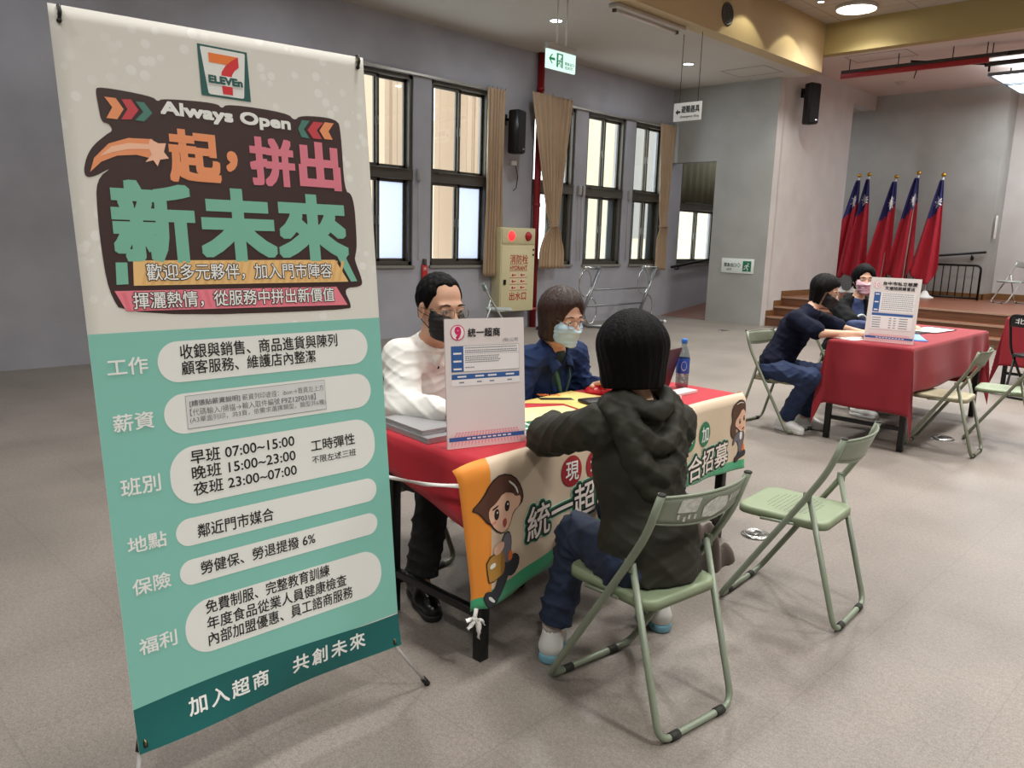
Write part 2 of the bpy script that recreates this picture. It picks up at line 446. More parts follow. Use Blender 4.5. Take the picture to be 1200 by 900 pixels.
def floor_mat():
    m = bpy.data.materials.new('speckled_carpet_floor'); m.use_nodes = True; nt = m.node_tree; b = nt.nodes['Principled BSDF']
    tc = nt.nodes.new('ShaderNodeTexCoord')
    def nz(scale, det, vec=None):
        n = nt.nodes.new('ShaderNodeTexNoise'); n.inputs['Scale'].default_value = scale; n.inputs['Detail'].default_value = det
        nt.links.new(vec or tc.outputs['Object'], n.inputs['Vector']); return n.outputs['Fac']
    mp = nt.nodes.new('ShaderNodeMapping'); mp.inputs['Scale'].default_value = (0.55, 0.16, 1); mp.inputs['Rotation'].default_value = (0, 0, 0.75)
    nt.links.new(tc.outputs['Object'], mp.inputs['Vector'])
    def ramp(fac, a, bb, c0, c1):
        r = nt.nodes.new('ShaderNodeValToRGB'); r.color_ramp.elements[0].position = a; r.color_ramp.elements[1].position = bb
        r.color_ramp.elements[0].color = lin(c0); r.color_ramp.elements[1].color = lin(c1); nt.links.new(fac, r.inputs['Fac']); return r.outputs['Color']
    def mix(kind, fac, a, bb):
        x = nt.nodes.new('ShaderNodeMix'); x.data_type = 'RGBA'; x.blend_type = kind; x.inputs[0].default_value = fac
        nt.links.new(a, x.inputs[6]); nt.links.new(bb, x.inputs[7]); return x.outputs[2]
    base = ramp(nz(1.3, 5), 0.35, 0.68, '7f776f', '9a9087')
    worn = ramp(nz(2.0, 6, mp.outputs['Vector']), 0.40, 0.66, '8b837b', 'a69d94')
    c = mix('MIX', 0.45, base, worn)
    sp = ramp(nz(170.0, 2), 0.36, 0.66, 'b0b0b0', 'ffffff'); c = mix('MULTIPLY', 0.55, c, sp)
    sp2 = ramp(nz(60.0, 3), 0.35, 0.65, 'd2d2d2', 'ffffff'); c = mix('MULTIPLY', 0.5, c, sp2)
    br = nt.nodes.new('ShaderNodeTexBrick'); br.offset = 0.0; br.inputs['Scale'].default_value = 1.0
    br.inputs['Brick Width'].default_value = 0.5; br.inputs['Row Height'].default_value = 0.5; br.inputs['Mortar Size'].default_value = 0.003
    br.inputs['Color1'].default_value = (1, 1, 1, 1); br.inputs['Color2'].default_value = (0.93, 0.93, 0.93, 1); br.inputs['Mortar'].default_value = (0.72, 0.72, 0.72, 1)
    nt.links.new(tc.outputs['Object'], br.inputs['Vector']); c = mix('MULTIPLY', 0.5, c, br.outputs['Color'])
    nt.links.new(c, b.inputs['Base Color']); b.inputs['Roughness'].default_value = 0.42; b.inputs['Specular IOR Level'].default_value = 0.5
    bp = nt.nodes.new('ShaderNodeBump'); bp.inputs['Strength'].default_value = 0.25; bp.inputs['Distance'].default_value = 0.004
    nt.links.new(nz(170.0, 2), bp.inputs['Height']); nt.links.new(bp.outputs['Normal'], b.inputs['Normal'])
    return m
def tile_mat(name, col, line, sx, sy):
    m = bpy.data.materials.new(name); m.use_nodes = True; nt = m.node_tree; b = nt.nodes['Principled BSDF']; tc = nt.nodes.new('ShaderNodeTexCoord')
    br = nt.nodes.new('ShaderNodeTexBrick'); br.offset = 0; br.inputs['Scale'].default_value = 1; br.inputs['Brick Width'].default_value = sx; br.inputs['Row Height'].default_value = sy
    br.inputs['Mortar Size'].default_value = 0.008; br.inputs['Color1'].default_value = lin(col); br.inputs['Color2'].default_value = lin(col); br.inputs['Mortar'].default_value = lin(line)
    nt.links.new(tc.outputs['Object'], br.inputs['Vector']); nt.links.new(br.outputs['Color'], b.inputs['Base Color']); b.inputs['Roughness'].default_value = 0.8; return m
def st(o): o['kind'] = 'structure'; return o

st(B().box2((XW-0.3, -7, -0.15), (9.2, 19.3, 0)).build('floor', floor_mat()))
ZB, ZT = 1.03, 3.63
WINS = [(6.10, 7.24), (7.56, 8.72), (9.68, 10.74), (11.05, 12.14), (12.43, 13.40)]
w_ = B(); w_.box2((XW-0.25, -7, 0), (XW, 19, ZB)); w_.box2((XW-0.25, -7, ZT), (XW, 19, ZC+0.3))
ys = [-7.0] + [v for p in WINS for v in p] + [14.05, 15.55, 19.0]
for a, b in zip(ys[0::2], ys[1::2]): w_.box2((XW-0.25, a, ZB), (XW, b, ZT))
st(w_.build('wall_left', m_wallL))
w_ = B(); w_.box2((-8.12, YE, 0), (XS-.001, YE+0.22, ZC+0.3)); w_.box2((XW, YE, 2.985), (-8.12, YE+0.22, ZC+0.3)); st(w_.build('wall_end', m_wallE))
w_ = B(); w_.box2((XS-0.22, YE+0.22, 0), (XS, 16.75, ZS+0.1)); w_.box2((XS-.001, YE, 0), (XS, YE+.23, ZS+.1)); w_.box2((XS-0.22, 16.75, 4.33), (XS, 17.9, ZS+0.1)); st(w_.build('wall_stage_side', m_wallS))
w_ = B(); w_.box2((-9.15, 17.9, 0), (-4.4895, 18.1, ZS+0.1)); w_.box2((-4.69, 18.1, 0), (-4.49, 18.55, ZS+0.1)); st(w_.build('wall_back', m_wallE))
st(B().box2((-4.69, 18.55, 0), (9.2, 18.75, ZS+0.1)).build('wall_back_recess', m_wallS))
st(B().box2((9.0, -7, 0), (9.2, 18.75, ZU+0.2)).build('wall_right', m_wallS))
st(B().box2((XW-0.25, -7.2, 0), (9.2, -7.0, ZU+0.2)).build('wall_front', m_wallS))
st(B().box2((XW-0.25, -7, ZC), (XF-0.22, YE+0.2, ZC+0.2)).build('ceiling', m_ceil))
st(B().box2((XW-0.25, YE+0.22, 4.335), (XS-.22, 18.1, 4.5)).build('ceiling_corridor', m_ceil))
st(B().box2((XF-0.24, -7, ZC-0.002), (XF, YE, ZU+0.15)).build('beam_left', m_beam))
st(B().box2((XF-0.24, YE, ZS), (9.2, YE+0.2, ZU+0.15)).build('beam_end', mat('mustard_paint', 'a89765', .7, noise_amt=.03, nscale=1.2)))
o = st(B().box2((XF, -7, ZU), (9.2, YE, ZU+0.15)).build('ceiling_upper', tile_mat('ceiling_tiles', 'b5ada2', '857e74', 1.2, 0.6)))
st(B().box2((XS-0.22, YE+0.2, ZS), (9.2, 18.75, ZS+0.12)).build('ceiling_stage', m_ceilS))
# thin panel outlines (access hatches) in the two soffits
for nm, (x0, y0, x1, y1, z), mm in (('trim_hatch', (-7.55, 12.55, -6.75, 13.2, ZC), m_ceil), ('trim_hatch', (-6.05, 13.95, -5.05, 14.5, ZS), m_ceilS)):
    b = B(); t = 0.012
    for lo, hi in (((x0, y0), (x1, y0+t)), ((x0, y1-t), (x1, y1)), ((x0, y0), (x0+t, y1)), ((x1-t, y0), (x1, y1))): b.box2((*lo, z-0.004), (*hi, z+0.01))
    st(b.build(nm, mat('hatch_edge', '8e867e', 0.7)))

# ---- stage with three steps
m_wood = mat('stage_boards', '7d4d38', 0.35, noise_amt=0.12, nscale=3, stretch=(0.5, 6, 6))
m_riser = mat('stage_riser', '6a4630', 0.45, noise_amt=0.2, nscale=4, stretch=(0.6, 8, 8))
m_nose = mat('step_nosing', 'a58873', 0.4)
m_skirt = mat('brown_skirting', '7b5733', 0.45, noise_amt=0.15, nscale=5, stretch=(1, 1, 8))
b = B()
for i in range(3):
    z1 = 0.172*(i+1); y0 = 13.8+0.28*i
    b.box2((XS, y0, 0 if i == 0 else z1-0.172), (9.0, 18.55, z1), mi=1)
    b.box2((XS, y0-0.008, z1), (9.0, y0+0.28 if i < 2 else 18.55, z1+0.006), mi=0)
    b.box2((XS, y0-0.014, z1-0.022), (9.0, y0+0.02, z1+0.009), mi=2)
st(b.build('floor_stage', [m_wood, m_riser, m_nose]))
b = B(); X0 = XS-0.002; X1 = XS+0.018; zz = 0.172
pts = [(13.79, 0.0), (13.79, .29), (14.07, .29), (14.07, .462), (14.35, .462), (14.35, .634), (16.75, .634), (16.75, .516), (14.38, .516), (14.38, .172)]
b.prism([(y, z) for y, z in [(13.78, 0), (13.78, .28), (14.06, .28), (14.06, .452), (14.34, .452), (14.34, .625), (16.75, .625), (16.75, .51), (14.4, .51), (14.4, 0)]], lambda u, v, h: V((h, u, v)), X0, X1)
st(b.build('baseboard_side', m_skirt))
b = B(); b.box2((-6.95, 17.86, .516), (-4.47, 17.9, .64)); b.box2((-4.49, 17.86, .516), (-4.45, 18.55, .64)); b.box2((-4.47, 18.51, .516), (9, 18.55, .64)); st(b.build('baseboard_back', m_skirt))
# brown tiled floor of the corridor behind the doorway, small ramp
b = B(); b.bm.faces.new([b.bm.verts.new(p) for p in ((XW, YE+.02, .006), (-7.19, YE+.02, .006), (-7.19, 17.9, .5), (XW, 17.9, .5))]); st(b.build('floor_corridor', mat('red_brown_tile', '7a564a', 0.5, noise_amt=.1)))

# ---- windows
def window(n, y0, y1, z0=ZB, z1=ZT, zt=2.30):
    x = XW-0.10; d = 0.07
    fr = st(empty('window_%d' % n, (x, (y0+y1)/2, z0))); L = (x, (y0+y1)/2, z0)
    ym = (y0+y1)/2; b = B(); t = 0.055
    b.box2((x-d, y0, z0), (x+d, y0+t, z1)); b.box2((x-d, y1-t, z0), (x+d, y1, z1)); b.box2((x-d, y0, z1-t), (x+d, y1, z1)); b.box2((x-d, y0, z0), (x+d, y1, z0+t))
    b.box2((x-d, y0, zt-0.075), (x+d+0.02, y1, zt+0.075))
    f = b.build('window_frame', m_frame, fr); f.location = (-L[0], -L[1], -L[2])
    for (ya, yb, za, zb, dx, mi) in ((y0+t, ym+.03, zt+.075, z1-t, .02, 0), (ym-.03, y1-t, zt+.075, z1-t, -.02, 0), (y0+t, ym+.035, z0+t, zt-.075, .02, 0), (ym-.035, y1-t, z0+t, zt-.075, -.02, 1 if n in (1, 2) else 0)):
        s = B(); q = 0.042
        s.box2((x+dx-.015, ya, za), (x+dx+.015, ya+q, zb)); s.box2((x+dx-.015, yb-q, za), (x+dx+.015, yb, zb)); s.box2((x+dx-.015, ya, za), (x+dx+.015, yb, za+q)); s.box2((x+dx-.015, ya, zb-q), (x+dx+.015, yb, zb))
        so = s.build('sash', m_frame, fr); so.location = (-L[0], -L[1], -L[2])
        g = B().box2((x+dx-.003, ya+q, za+q), (x+dx+.003, yb-q, zb-q)).build('pane', m_blueglass if mi else m_glass, so)
        hb = B().box2((x+dx+.014, (ya+q/2 if dx < 0 else yb-q/2)-.008, (za+zb)/2-.06), (x+dx+.03, (ya+q/2 if dx < 0 else yb-q/2)+.008, (za+zb)/2+.06)).build('latch', mat('latch_steel', '9a978f', .3, .8), so)
    if n in (3, 4, 5):
        for ya, yb in ((y0+t+.01, y0+t+.2), (y1-t-.2, y1-t-.01)):
            q = B().box2((x-.055, ya, z0+t), (x-.035, yb, zt-.075)).build('insect_screen', mat('screen_grey', '7f868c', .7), fr); q.location = (-L[0], -L[1], -L[2])
    b = B(); b.box2((XW-.03, y0-.02, z0-.035), (XW+.035, y1+.02, z0)); s = b.build('window_ledge', m_sill, fr); s.location = (-L[0], -L[1], -L[2])
    b = B(); b.tube([(XW+.015, y0+.05, zt+.06), (XW+.015, y1-.05, zt+.06)], .009, 8); b.box2((XW-.03, y0+.12, zt+.045), (XW+.03, y0+.2, zt+.075)); s = b.build('opener_bar', m_frame, fr); s.location = (-L[0], -L[1], -L[2])
    return fr
for i, (a, b_) in enumerate(WINS): window(i+1, a, b_)
window(6, 14.05, 15.55, 1.03, 3.4, 2.2)
o = empty('window_blind', (XW-.01, 14.8, 3.36), 'drab olive blind closed over the upper half of the corridor window', 'blind')
B().grid(40, 2, lambda s, t: V((.012*math.sin(s*40), (s-.5)*1.5, -t*1.1)), 0).build('fabric', mat('olive_blind', '6a6650', .8), o, solid=.003); B().tube([(0, -.76, .0), (0, .76, .0)], .02, 8).build('headrail', m_frame, o)
# curtain rail trims
for a, b_ in ((6.0, 8.95), (9.62, 13.5)):
    st(B().box2((XW, a, ZT+.0), (XW+.05, b_, ZT+.03)).build('trim_rail', mat('rail_alu', 'a9a69e', .35, .6)))
# winch boxes with cords between the windows
for i, y in enumerate((7.33, 10.86, 10.96, 12.3)):
    o = empty('window_winch', (XW, y, 2.3), ['grey window winch box with long cord between the two windows beside the tall banner', 'grey window winch box nearest the tied curtain, on the pillar right of it', 'grey window winch box with cord, second on the pillar beside the tied curtain', 'slim window winch on the pillar before the last window'][i], 'window winch')
    B().box((0.03, 0, 0), (.06, .055, .16), bev=.006).build('housing', mat('winch_grey', 'a9a9a4', .5), o)
    B().tube([(0.02, 0, -.08), (.02, 0.002, -.6), (.02, 0, -1.2)], .005, 6).build('cord', mat('cord_white', 'c5c5c0', .6), o)
# ---- what stands outside the windows
m_brick = tile_mat('outside_tiles', 'a38b73', '7d6a58', 0.6, 0.16)
def outbuilding(name, lo, hi, m, label, rows, cols, wm):
    c = ((lo[0]+hi[0])/2, (lo[1]+hi[1])/2, lo[2]); o = empty(name, c, label, 'building')
    x = B().box2(lo, hi).build('facade', m, o); x.location = [-k for k in c]
    for i in range(rows):
        for j in range(cols):
            y = lo[1]+(hi[1]-lo[1])*(j+.5)/cols; z = lo[2]+(hi[2]-lo[2])*(i+.55)/rows; dy = (hi[1]-lo[1])/cols*.28; dz = (hi[2]-lo[2])/rows*.27
            q = B().box2((hi[0]-.02, y-dy, z-dz), (hi[0]+.03, y+dy, z+dz)).build('window', wm, o); q.location = [-k for k in c]
m_wb = mat('outside_window', '6f6a62', .4)
outbuilding('apartment_building', (-46, 33.5, -6), (-40, 40.5, 8.4), mat('outside_pale', 'bfb39c', .8), 'pale apartment tower with rows of small windows seen through the glass beside the first curtain', 9, 5, m_wb)
outbuilding('annex_building', (-14.6, 9.95, -1), (-13.5, 10.72, 8.5), m_brick, 'tan tiled building seen through the window next to the tall banner', 1, 1, m_brick)
outbuilding('annex_building', (-14.6, 12.15, -1), (-13.5, 13.2, 8.5), m_brick, 'tan tiled building seen through the window beside the straight curtain', 1, 1, m_brick)
outbuilding('wing_building', (-14.5, 16.4, -1), (-13.6, 27, 8), mat('outside_cream', 'b8aa92', .85, noise_amt=.05), 'cream building wing filling the view through the far windows', 1, 2, m_wb)
# ================================================================ LAMPS AND FIXTURES
m_lamp = emis('lamp_glow', 'fff4e2', 9.0)
m_lampc = emis('downlight_glow', 'f2f8ff', 14.0)
m_trimw = mat('lamp_ring', 'c9c9c4', .4)
hall = [(-5.49, 12.92), (-4.2, 9.3), (-4.2, 5.7), (-4.2, 2.1), (-4.2, -1.5), (-1.9, 12.92), (-1.9, 9.3), (-1.9, 5.7), (-1.9, 2.1), (-1.9, -1.5), (1.7, 12.92), (1.7, 9.3), (1.7, 5.7), (1.7, 2.1), (1.7, -1.5), (5.3, 9.3), (5.3, 2.1)]
for i, (x, y) in enumerate(hall):
    o = empty('ceiling_lamp', (x, y, ZU), 'large round white ceiling lamp in the tiled upper ceiling', 'lamp', group='round lamps in the upper ceiling')
    B().lathe([(.30, 0), (.31, -.02), (.29, -.05)], 28, caps=False).build('ring', m_trimw, o)
    B().lathe([(.001, -.055), (.2, -.05), (.285, -.03)], 28, caps=False).build('diffuser', m_lamp, o)
    area_light('hall_lamp', (x, y, ZU-.08), .56, LAMP_HALL*(.6 if (x, y) == hall[0] else .5 if y < 4 and x < 0 else 1.35 if y > 9 or x > 0 else 1), spread=math.radians(125))
for i, (x, y) in enumerate(((-7.63, 8.44), (-7.68, 11.76), (-7.6, 5.1), (-7.6, 1.8), (-7.6, -1.5))):
    o = empty('downlight', (x, y, ZC), ['small bright recessed downlight behind the hanging green exit sign', 'small bright recessed downlight above the white hanging sign', 'small recessed downlight in the low ceiling along the window wall', 'small recessed downlight in the low ceiling along the window wall', 'small recessed downlight in the low ceiling along the window wall'][i], 'lamp', group='downlights of the low ceiling' if i > 1 else None)
    B().lathe([(.095, 0), (.1, -.006), (.08, -.008)], 20, caps=False).build('ring', m_trimw, o)
    B().lathe([(.001, -.012), (.078, -.006)], 20, caps=False).build('diffuser', m_lampc, o)
    area_light('downlight_lamp', (x, y, ZC-.03), .14, LAMP_DOWN, (.93, .97, 1))
# wall-washing spots beside the cream beam
for i, y in enumerate((10.95, 12.35)):
    o = empty('ceiling_spot', (-5.80, y, ZU), 'small recessed spot washing the cream beam beside it', 'lamp', group='spots washing the cream beam')
    B().lathe([(.06, 0), (.065, -.006), (.05, -.01)], 18, caps=False).build('ring', m_trimw, o)
    B().lathe([(.001, -.008), (.048, -.006)], 18, caps=False).build('diffuser', m_lamp, o)
    d = bpy.data.lights.new('spot', 'SPOT'); d.energy = LAMP_SPOT; d.spot_size = math.radians(100); d.spot_blend = .12; d.color = (1, .98, .72); d.shadow_soft_size = .03
    s = bpy.data.objects.new('spot_lamp', d); COL.objects.link(s); s.location = (-5.80, y, ZU-.03)
# fluorescent fixture on the low ceiling
o = empty('fluorescent_fixture', (-6.52, 9.0, ZC), 'unlit fluorescent fixture on the low ceiling along the cream beam', 'lamp')
B().box((0, 0, -.03), (.16, 1.5, .05), bev=.008).build('housing', mat('fixture_grey', 'b5aea4', .5), o)
B().tube([(-.03, -.66, -.075), (-.03, .66, -.075)], .016, 10).build('tube', mat('tube_off', 'd8d2c6', .3), o)
for y in (.69, -.69): B().box((-.03, y, -.07), (.05, .03, .05), bev=.004).build('socket', m_frame, o)
# round vent / loudspeaker in the beam
o = empty('round_vent', (XF, 10.47, 4.62), 'round dark ceiling-type vent set in the cream beam', 'vent')
b = B()
for r in (.155, .115, .075): b.lathe([(r, 0), (r, .012), (r-.028, .02), (r-.03, 0)], 28, axis='X', caps=False)
b.lathe([(.001, .02), (.035, .015), (.04, 0)], 20, axis='X', caps=False); b.build('ring', mat('vent_dark', '37322c', .5), o)
B().lathe([(.001, .004), (.15, .004)], 24, axis='X', caps=False).build('backing', m_black, o)
# smoke detector, stage light panel, red screen pole and black rails
o = empty('smoke_detector', (-6.06, 16.6, ZS), 'round pale smoke detector on the stage ceiling', 'detector')
B().lathe([(.001, -.05), (.06, -.048), (.09, -.02), (.11, 0)], 20, caps=False).build('body', mat('detector', 'b9aca4', .6), o)
o = empty('screen_pole', (-5.05, 14.2, 4.36), 'long red pole of the folded stage screen under its dark rail', 'pole')
B().box((0, 0, 0), (2.28, .045, .085), bev=.01).build('pole', mat('red_lacquer', '9c1f28', .35), o)
B().box((.12, -.0, .065), (2.5, .06, .05), bev=.006).build('rail', mat('rail_dark', '2d2723', .5), o)
for x in (-1.0, -.2, .62, 1.1): B().tube([(x, 0, .08), (x, 0, .262)], .008, 6).build('hanger', m_black, o)
B().tube([(.1, 0, -.04), (.07, 0, -.16)], .008, 6).build('hook', m_black, o)
o = empty('lighting_rail', (-2.7, 14.3, 4.44), 'dark ceiling rail running on beyond the red pole', 'rail')
B().box((0, 0, 0), (2.9, .07, .06), bev=.006).build('rail', mat('rail_dark'), o)
for x in (-1.2, .4, 1.3): B().tube([(x, 0, .02), (x, 0, .18)], .008, 6).build('hanger', m_black, o)
o = empty('stage_light', (-2.9, 16.4, 4.36), 'hanging rectangular stage light panel with two bright strips', 'lamp')
b = B(); b.box((-1.3, 0, 0), (.05, 2.0, .05)); b.box((1.3, 0, 0), (.05, 2.0, .05)); b.box((0, -1, 0), (2.65, .05, .05)); b.box((0, 1, 0), (2.65, .05, .05)); b.box((0, 0, .0), (2.6, .1, .05)); b.build('frame', mat('panel_frame', '8d9aa3', .3, .7), o)
for y in (-.55, .55): B().box((0, y, .0), (2.55, .75, .03)).build('diffuser', emis('panel_glow', 'f6fbff', 6.0), o)
for x in (-1.25, 1.25): B().tube([(x, 0, .02), (x, 0, .262)], .012, 6).build('hanger', m_black, o)
area_light('stage_panel_lamp', (-2.9, 16.4, 4.3), 2.5, LAMP_STAGE, (.97, .99, 1), 'RECTANGLE', 1.9)
o = empty('lighting_rail', (-4.2, 15.5, 4.50), 'dark rail and bracket holding the stage light panel', 'rail')
B().box((.9, -.25, 0), (1.9, .07, .07), bev=.005).build('rail', mat('rail_dark'), o)
B().tube([(-1.0, -.9, .06), (0, -.25, 0)], .018, 8).build('arm', m_black, o)
B().tube([(0.02, -.25, 0), (0.02, -.25, -.12)], .018, 8).build('bracket', m_black, o)
B().tube([(.9, -.25, 0), (.9, -.25, .172)], .012, 6).build('hanger', m_black, o)

o = empty('downlight', (-8.05, 15.9, 4.335), 'unseen recessed downlight added to brighten the corridor behind the doorway', 'lamp')
B().lathe([(.095, 0), (.1, -.006), (.08, -.008)], 20, caps=False).build('ring', m_trimw, o); B().lathe([(.001, -.012), (.078, -.006)], 20, caps=False).build('diffuser', m_lampc, o)
area_light('corridor_fill_light', (-8.05, 15.9, 4.30), .14, 26, (.96, .98, 1))  # added fill, fitting included: lifts the dark wall behind the stage side opening
# ================================================================ X-BANNER STAND
bo = V((-1.908, .633, .2)); bu = V((math.cos(1.553), math.sin(1.553), 0)); bn0 = V((math.sin(1.553), -math.cos(1.553), 0))
bup = V((0, 0, 1))*math.cos(.126) - bn0*math.sin(.126)
bfn0 = plane_fn(bo, bu, bup)
def bfn(u, v, h):      # the sheet bellies very slightly near its lower hem
    k = max(0.0, 1 - v/0.12); s = math.sin(max(0, min(1, u/.83))*PI*2.2+.5)
    return bfn0(u, v, h + .012*k*k*s)
root = empty('x_banner_stand', (-2.0, 1.06, 0), 'tall white and teal job recruitment banner on an x-shaped stand', 'banner stand')
RL = root.location
def ub(o): o.location = -RL; return o
TL, TR, BR_, BL_ = (-.010, 1.804), (.846, 1.828), (.823, -.003), (.013, -.012)
def sheet_uv(s, t):
    return ((BL_[0]*(1-s)+BR_[0]*s)*(1-t)+(TL[0]*(1-s)+TR[0]*s)*t, (BL_[1]*(1-s)+BR_[1]*s)*(1-t)+(TL[1]*(1-s)+TR[1]*s)*t)
def m_dotpaper():
    m = mat('banner_paper', 'e3e2da', .55, spec=.3); nt = m.node_tree; b = nt.nodes['Principled BSDF']; tc = nt.nodes.new('ShaderNodeTexCoord')
    v = nt.nodes.new('ShaderNodeTexVoronoi'); v.inputs['Scale'].default_value = 26; r = nt.nodes.new('ShaderNodeValToRGB')
    n = nt.nodes.new('ShaderNodeTexNoise'); n.inputs['Scale'].default_value = 5
    r.color_ramp.elements[0].position = .30; r.color_ramp.elements[1].position = .36; r.color_ramp.elements[0].color = lin('ebeae4'); r.color_ramp.elements[1].color = lin('e0dfd6')
    r2 = nt.nodes.new('ShaderNodeMapRange'); r2.inputs[1].default_value = .45; r2.inputs[2].default_value = .6
    mx = nt.nodes.new('ShaderNodeMix'); mx.data_type = 'RGBA'; mx.inputs[6].default_value = lin('e0dfd6')
    nt.links.new(tc.outputs['Object'], v.inputs['Vector']); nt.links.new(tc.outputs['Object'], n.inputs['Vector']); nt.links.new(v.outputs['Distance'], r.inputs['Fac'])
    nt.links.new(n.outputs['Fac'], r2.inputs['Value']); nt.links.new(r2.outputs['Result'], mx.inputs[0]); nt.links.new(r.outputs['Color'], mx.inputs[7]); nt.links.new(mx.outputs[2], b.inputs['Base Color']); return m
m_paper = m_dotpaper()
m_teal = mat('banner_teal', '84c4b6', .5); m_dteal = mat('banner_dark_teal', '15615f', .4); m_pill = mat('banner_white', 'e9ebe6', .5)
m_ink = mat('banner_ink', '1b1a1a', .5); m_brown = mat('banner_brown', '3b2523', .5); m_wink = mat('banner_white_ink', 'f0f2ee', .5)
m_or = mat('banner_orange', 'f09a68', .5); m_pk = mat('banner_pink', 'e07f90', .5); m_gr = mat('banner_green', '7bbca4', .5); m_red = mat('banner_red', 'c8434c', .5)
m_dg = mat('banner_mid_green', '4a8073', .5); m_yel = mat('banner_yellow', 'efc583', .5); m_pstr = mat('banner_pink_strip', 'ee8493', .5); m_lor = mat('banner_light_orange', 'f8c3a4', .5)
m_lg = mat('logo_green', '1c5a55', .5); m_lo = mat('logo_orange', 'ee7d2e', .5); m_lr = mat('logo_red', 'd8262e', .5); m_grey = mat('banner_grey_ink', '77767a', .5)
b = B(); b.grid(24, 60, lambda s, t: bfn(*sheet_uv(s, t), 0), mi=0)
sheet = ub(b.build('banner_sheet', m_paper, root, solid=.0015))
# coloured fields
b = B()
def field(s0, t_lo, t_hi, mi, h):      # t_lo / t_hi: functions of s -> v
    b.grid(24, 30, lambda s, t: bfn(sheet_uv(s, 0.3)[0]*0 + ((.013-.0128*(t_lo(s)+(t_hi(s)-t_lo(s))*t))*(1-s) + (.823+.0126*(t_lo(s)+(t_hi(s)-t_lo(s))*t))*s), t_lo(s)+(t_hi(s)-t_lo(s))*t, h), mi=mi)
wave = lambda s: .1 + .017*math.sin(max(0, min(1, (s+.05)*1.1))*PI)*(1-.45*s) - .003*s
bot = lambda s: (-.012)*(1-s) + (-.003)*s
field(0, lambda s: .1, lambda s: 1.0445, 0, .0012)
field(0, bot, wave, 1, .0018)
t_ = b.build('printed_field', [m_teal, m_dteal], sheet); 
b = B()
for (u0, v0, u1, v1) in ((.1545, .9087, .785, 1.0144), (.1577, .7745, .785, .879), (.1577, .587, .785, .740), (.1577, .480, .779, .5527), (.1577, .3766, .773, .4438), (.1577, .184, .774, .3284)):
    b.flat(rrect(u0, v0, u1, v1, .068, 9), bfn, .0018)
b.build('printed_pill', m_pill, sheet)
T = [('收銀與銷售、商品進貨與陳列', (.2132, .9673, .6790, 1.0050)), ('顧客服務、維護店內整潔', (.2132, .9266, .6027, .9627)),
 ('早班 07:00~15:00', (.2138, .6918, .5124, .7280)), ('晚班 15:00~23:00', (.2138, .6501, .5124, .6857)), ('夜班 23:00~07:00', (.2138, .6080, .5124, .6432)),
 ('工時彈性', (.5644, .6666, .7130, .7005)), ('鄰近門市媒合', (.2138, .4950, .4301, .5318)), ('勞健保、勞退提撥 6%', (.2130, .3961, .5529, .4307)),
 ('免費制服、完整教育訓練', (.2155, .2872, .5912, .3235)), ('年度食品從業人員健康檢查', (.2155, .2425, .6460, .2785)), ('內部加盟優惠、員工諮商服務', (.2155, .1995, .6643, .2359))]
b = B()
for s, bx in T: text(b, s, bfn, bx, .0024, bold=.012)
text(b, '不限左述三班', bfn, (.5640, .6314, .7140, .6528), .0024, bold=.004)
b.build('printed_lettering', m_ink, sheet)
for s, bx in (('工作', (.0348, .9406, .1300, .9823)), ('薪資', (.0356, .8025, .1311, .8447)), ('班別', (.0369, .6410, .1320, .6849)), ('地點', (.0390, .4965, .1330, .5365)), ('保險', (.0400, .3886, .1335, .4292)), ('福利', (.0410, .2341, .1340, .2749))):
    b = B(); text(b, s, bfn, bx, .0024, bold=.016); b.build('printed_heading', m_wink, sheet)
for s, bx in (('加入超商', (.1458, .0335, .3731, .0804)), ('共創未來', (.4506, .0337, .6945, .0820))):
    b = B(); text(b, s, bfn, bx, .0026, bold=.022, spacing=1.25); b.build('printed_slogan', m_wink, sheet)
# sticker with small grey print
b = B(); b.flat([(.2147, .785), (.6256, .785), (.6256, .872), (.2147, .872)], bfn, .0024)
b.build('sticker', mat('sticker_paper', 'd9dbda', .5), sheet)
b = B()
for s, bx, bd in (('[請張貼薪資說明]', (.2245, .8411, .362, .8585), .012), ('薪資列印途徑：ibon→首頁左上方', (.369, .8411, .6205, .8585), 0), ('【代碼輸入/掃描→輸入取件編號', (.2235, .8175, .478, .8364), 0), ('F9Z12F0318】', (.484, .8175, .592, .8364), .014), ('(A3單面列印，共3頁，依需求選擇類型，類型共6種)', (.222, .7974, .6234, .8154), 0)):
    text(b, s, bfn, bx, .003, bold=bd)
for q in (((.2147, .785), (.6256, .786)), ((.2147, .871), (.6256, .872)), ((.2147, .785), (.2155, .872)), ((.6248, .785), (.6256, .872))):
    b.flat([q[0], (q[1][0], q[0][1]), q[1], (q[0][0], q[1][1])], bfn, .0029)
b.build('printed_lettering', m_grey, sheet)
# brown title shape and what is on it
blob = [(.074, 1.62), (.08, 1.632), (.206, 1.626), (.218, 1.614), (.23, 1.624), (.372, 1.632), (.385, 1.618), (.40, 1.634), (.577, 1.632), (.597, 1.612), (.617, 1.631), (.739, 1.636), (.748, 1.60), (.745, 1.425), (.768, 1.42), (.776, 1.38), (.776, 1.33), (.774, 1.262), (.766, 1.235), (.762, 1.222), (.785, 1.160), (.779, 1.141), (.714, 1.139), (.739, 1.088), (.73, 1.072), (.087, 1.082), (.056, 1.147), (.050, 1.254), (.050, 1.33), (.054, 1.412), (.098, 1.446), (.04, 1.411), (.027, 1.427), (.046, 1.482), (.09, 1.522), (.104, 1.53), (.098, 1.546), (.08, 1.548), (.077, 1.585)]
b = B(); b.flat(chaikin(blob, 2), bfn, .0016)
b.build('printed_title_shape', m_brown, sheet)
b = B()
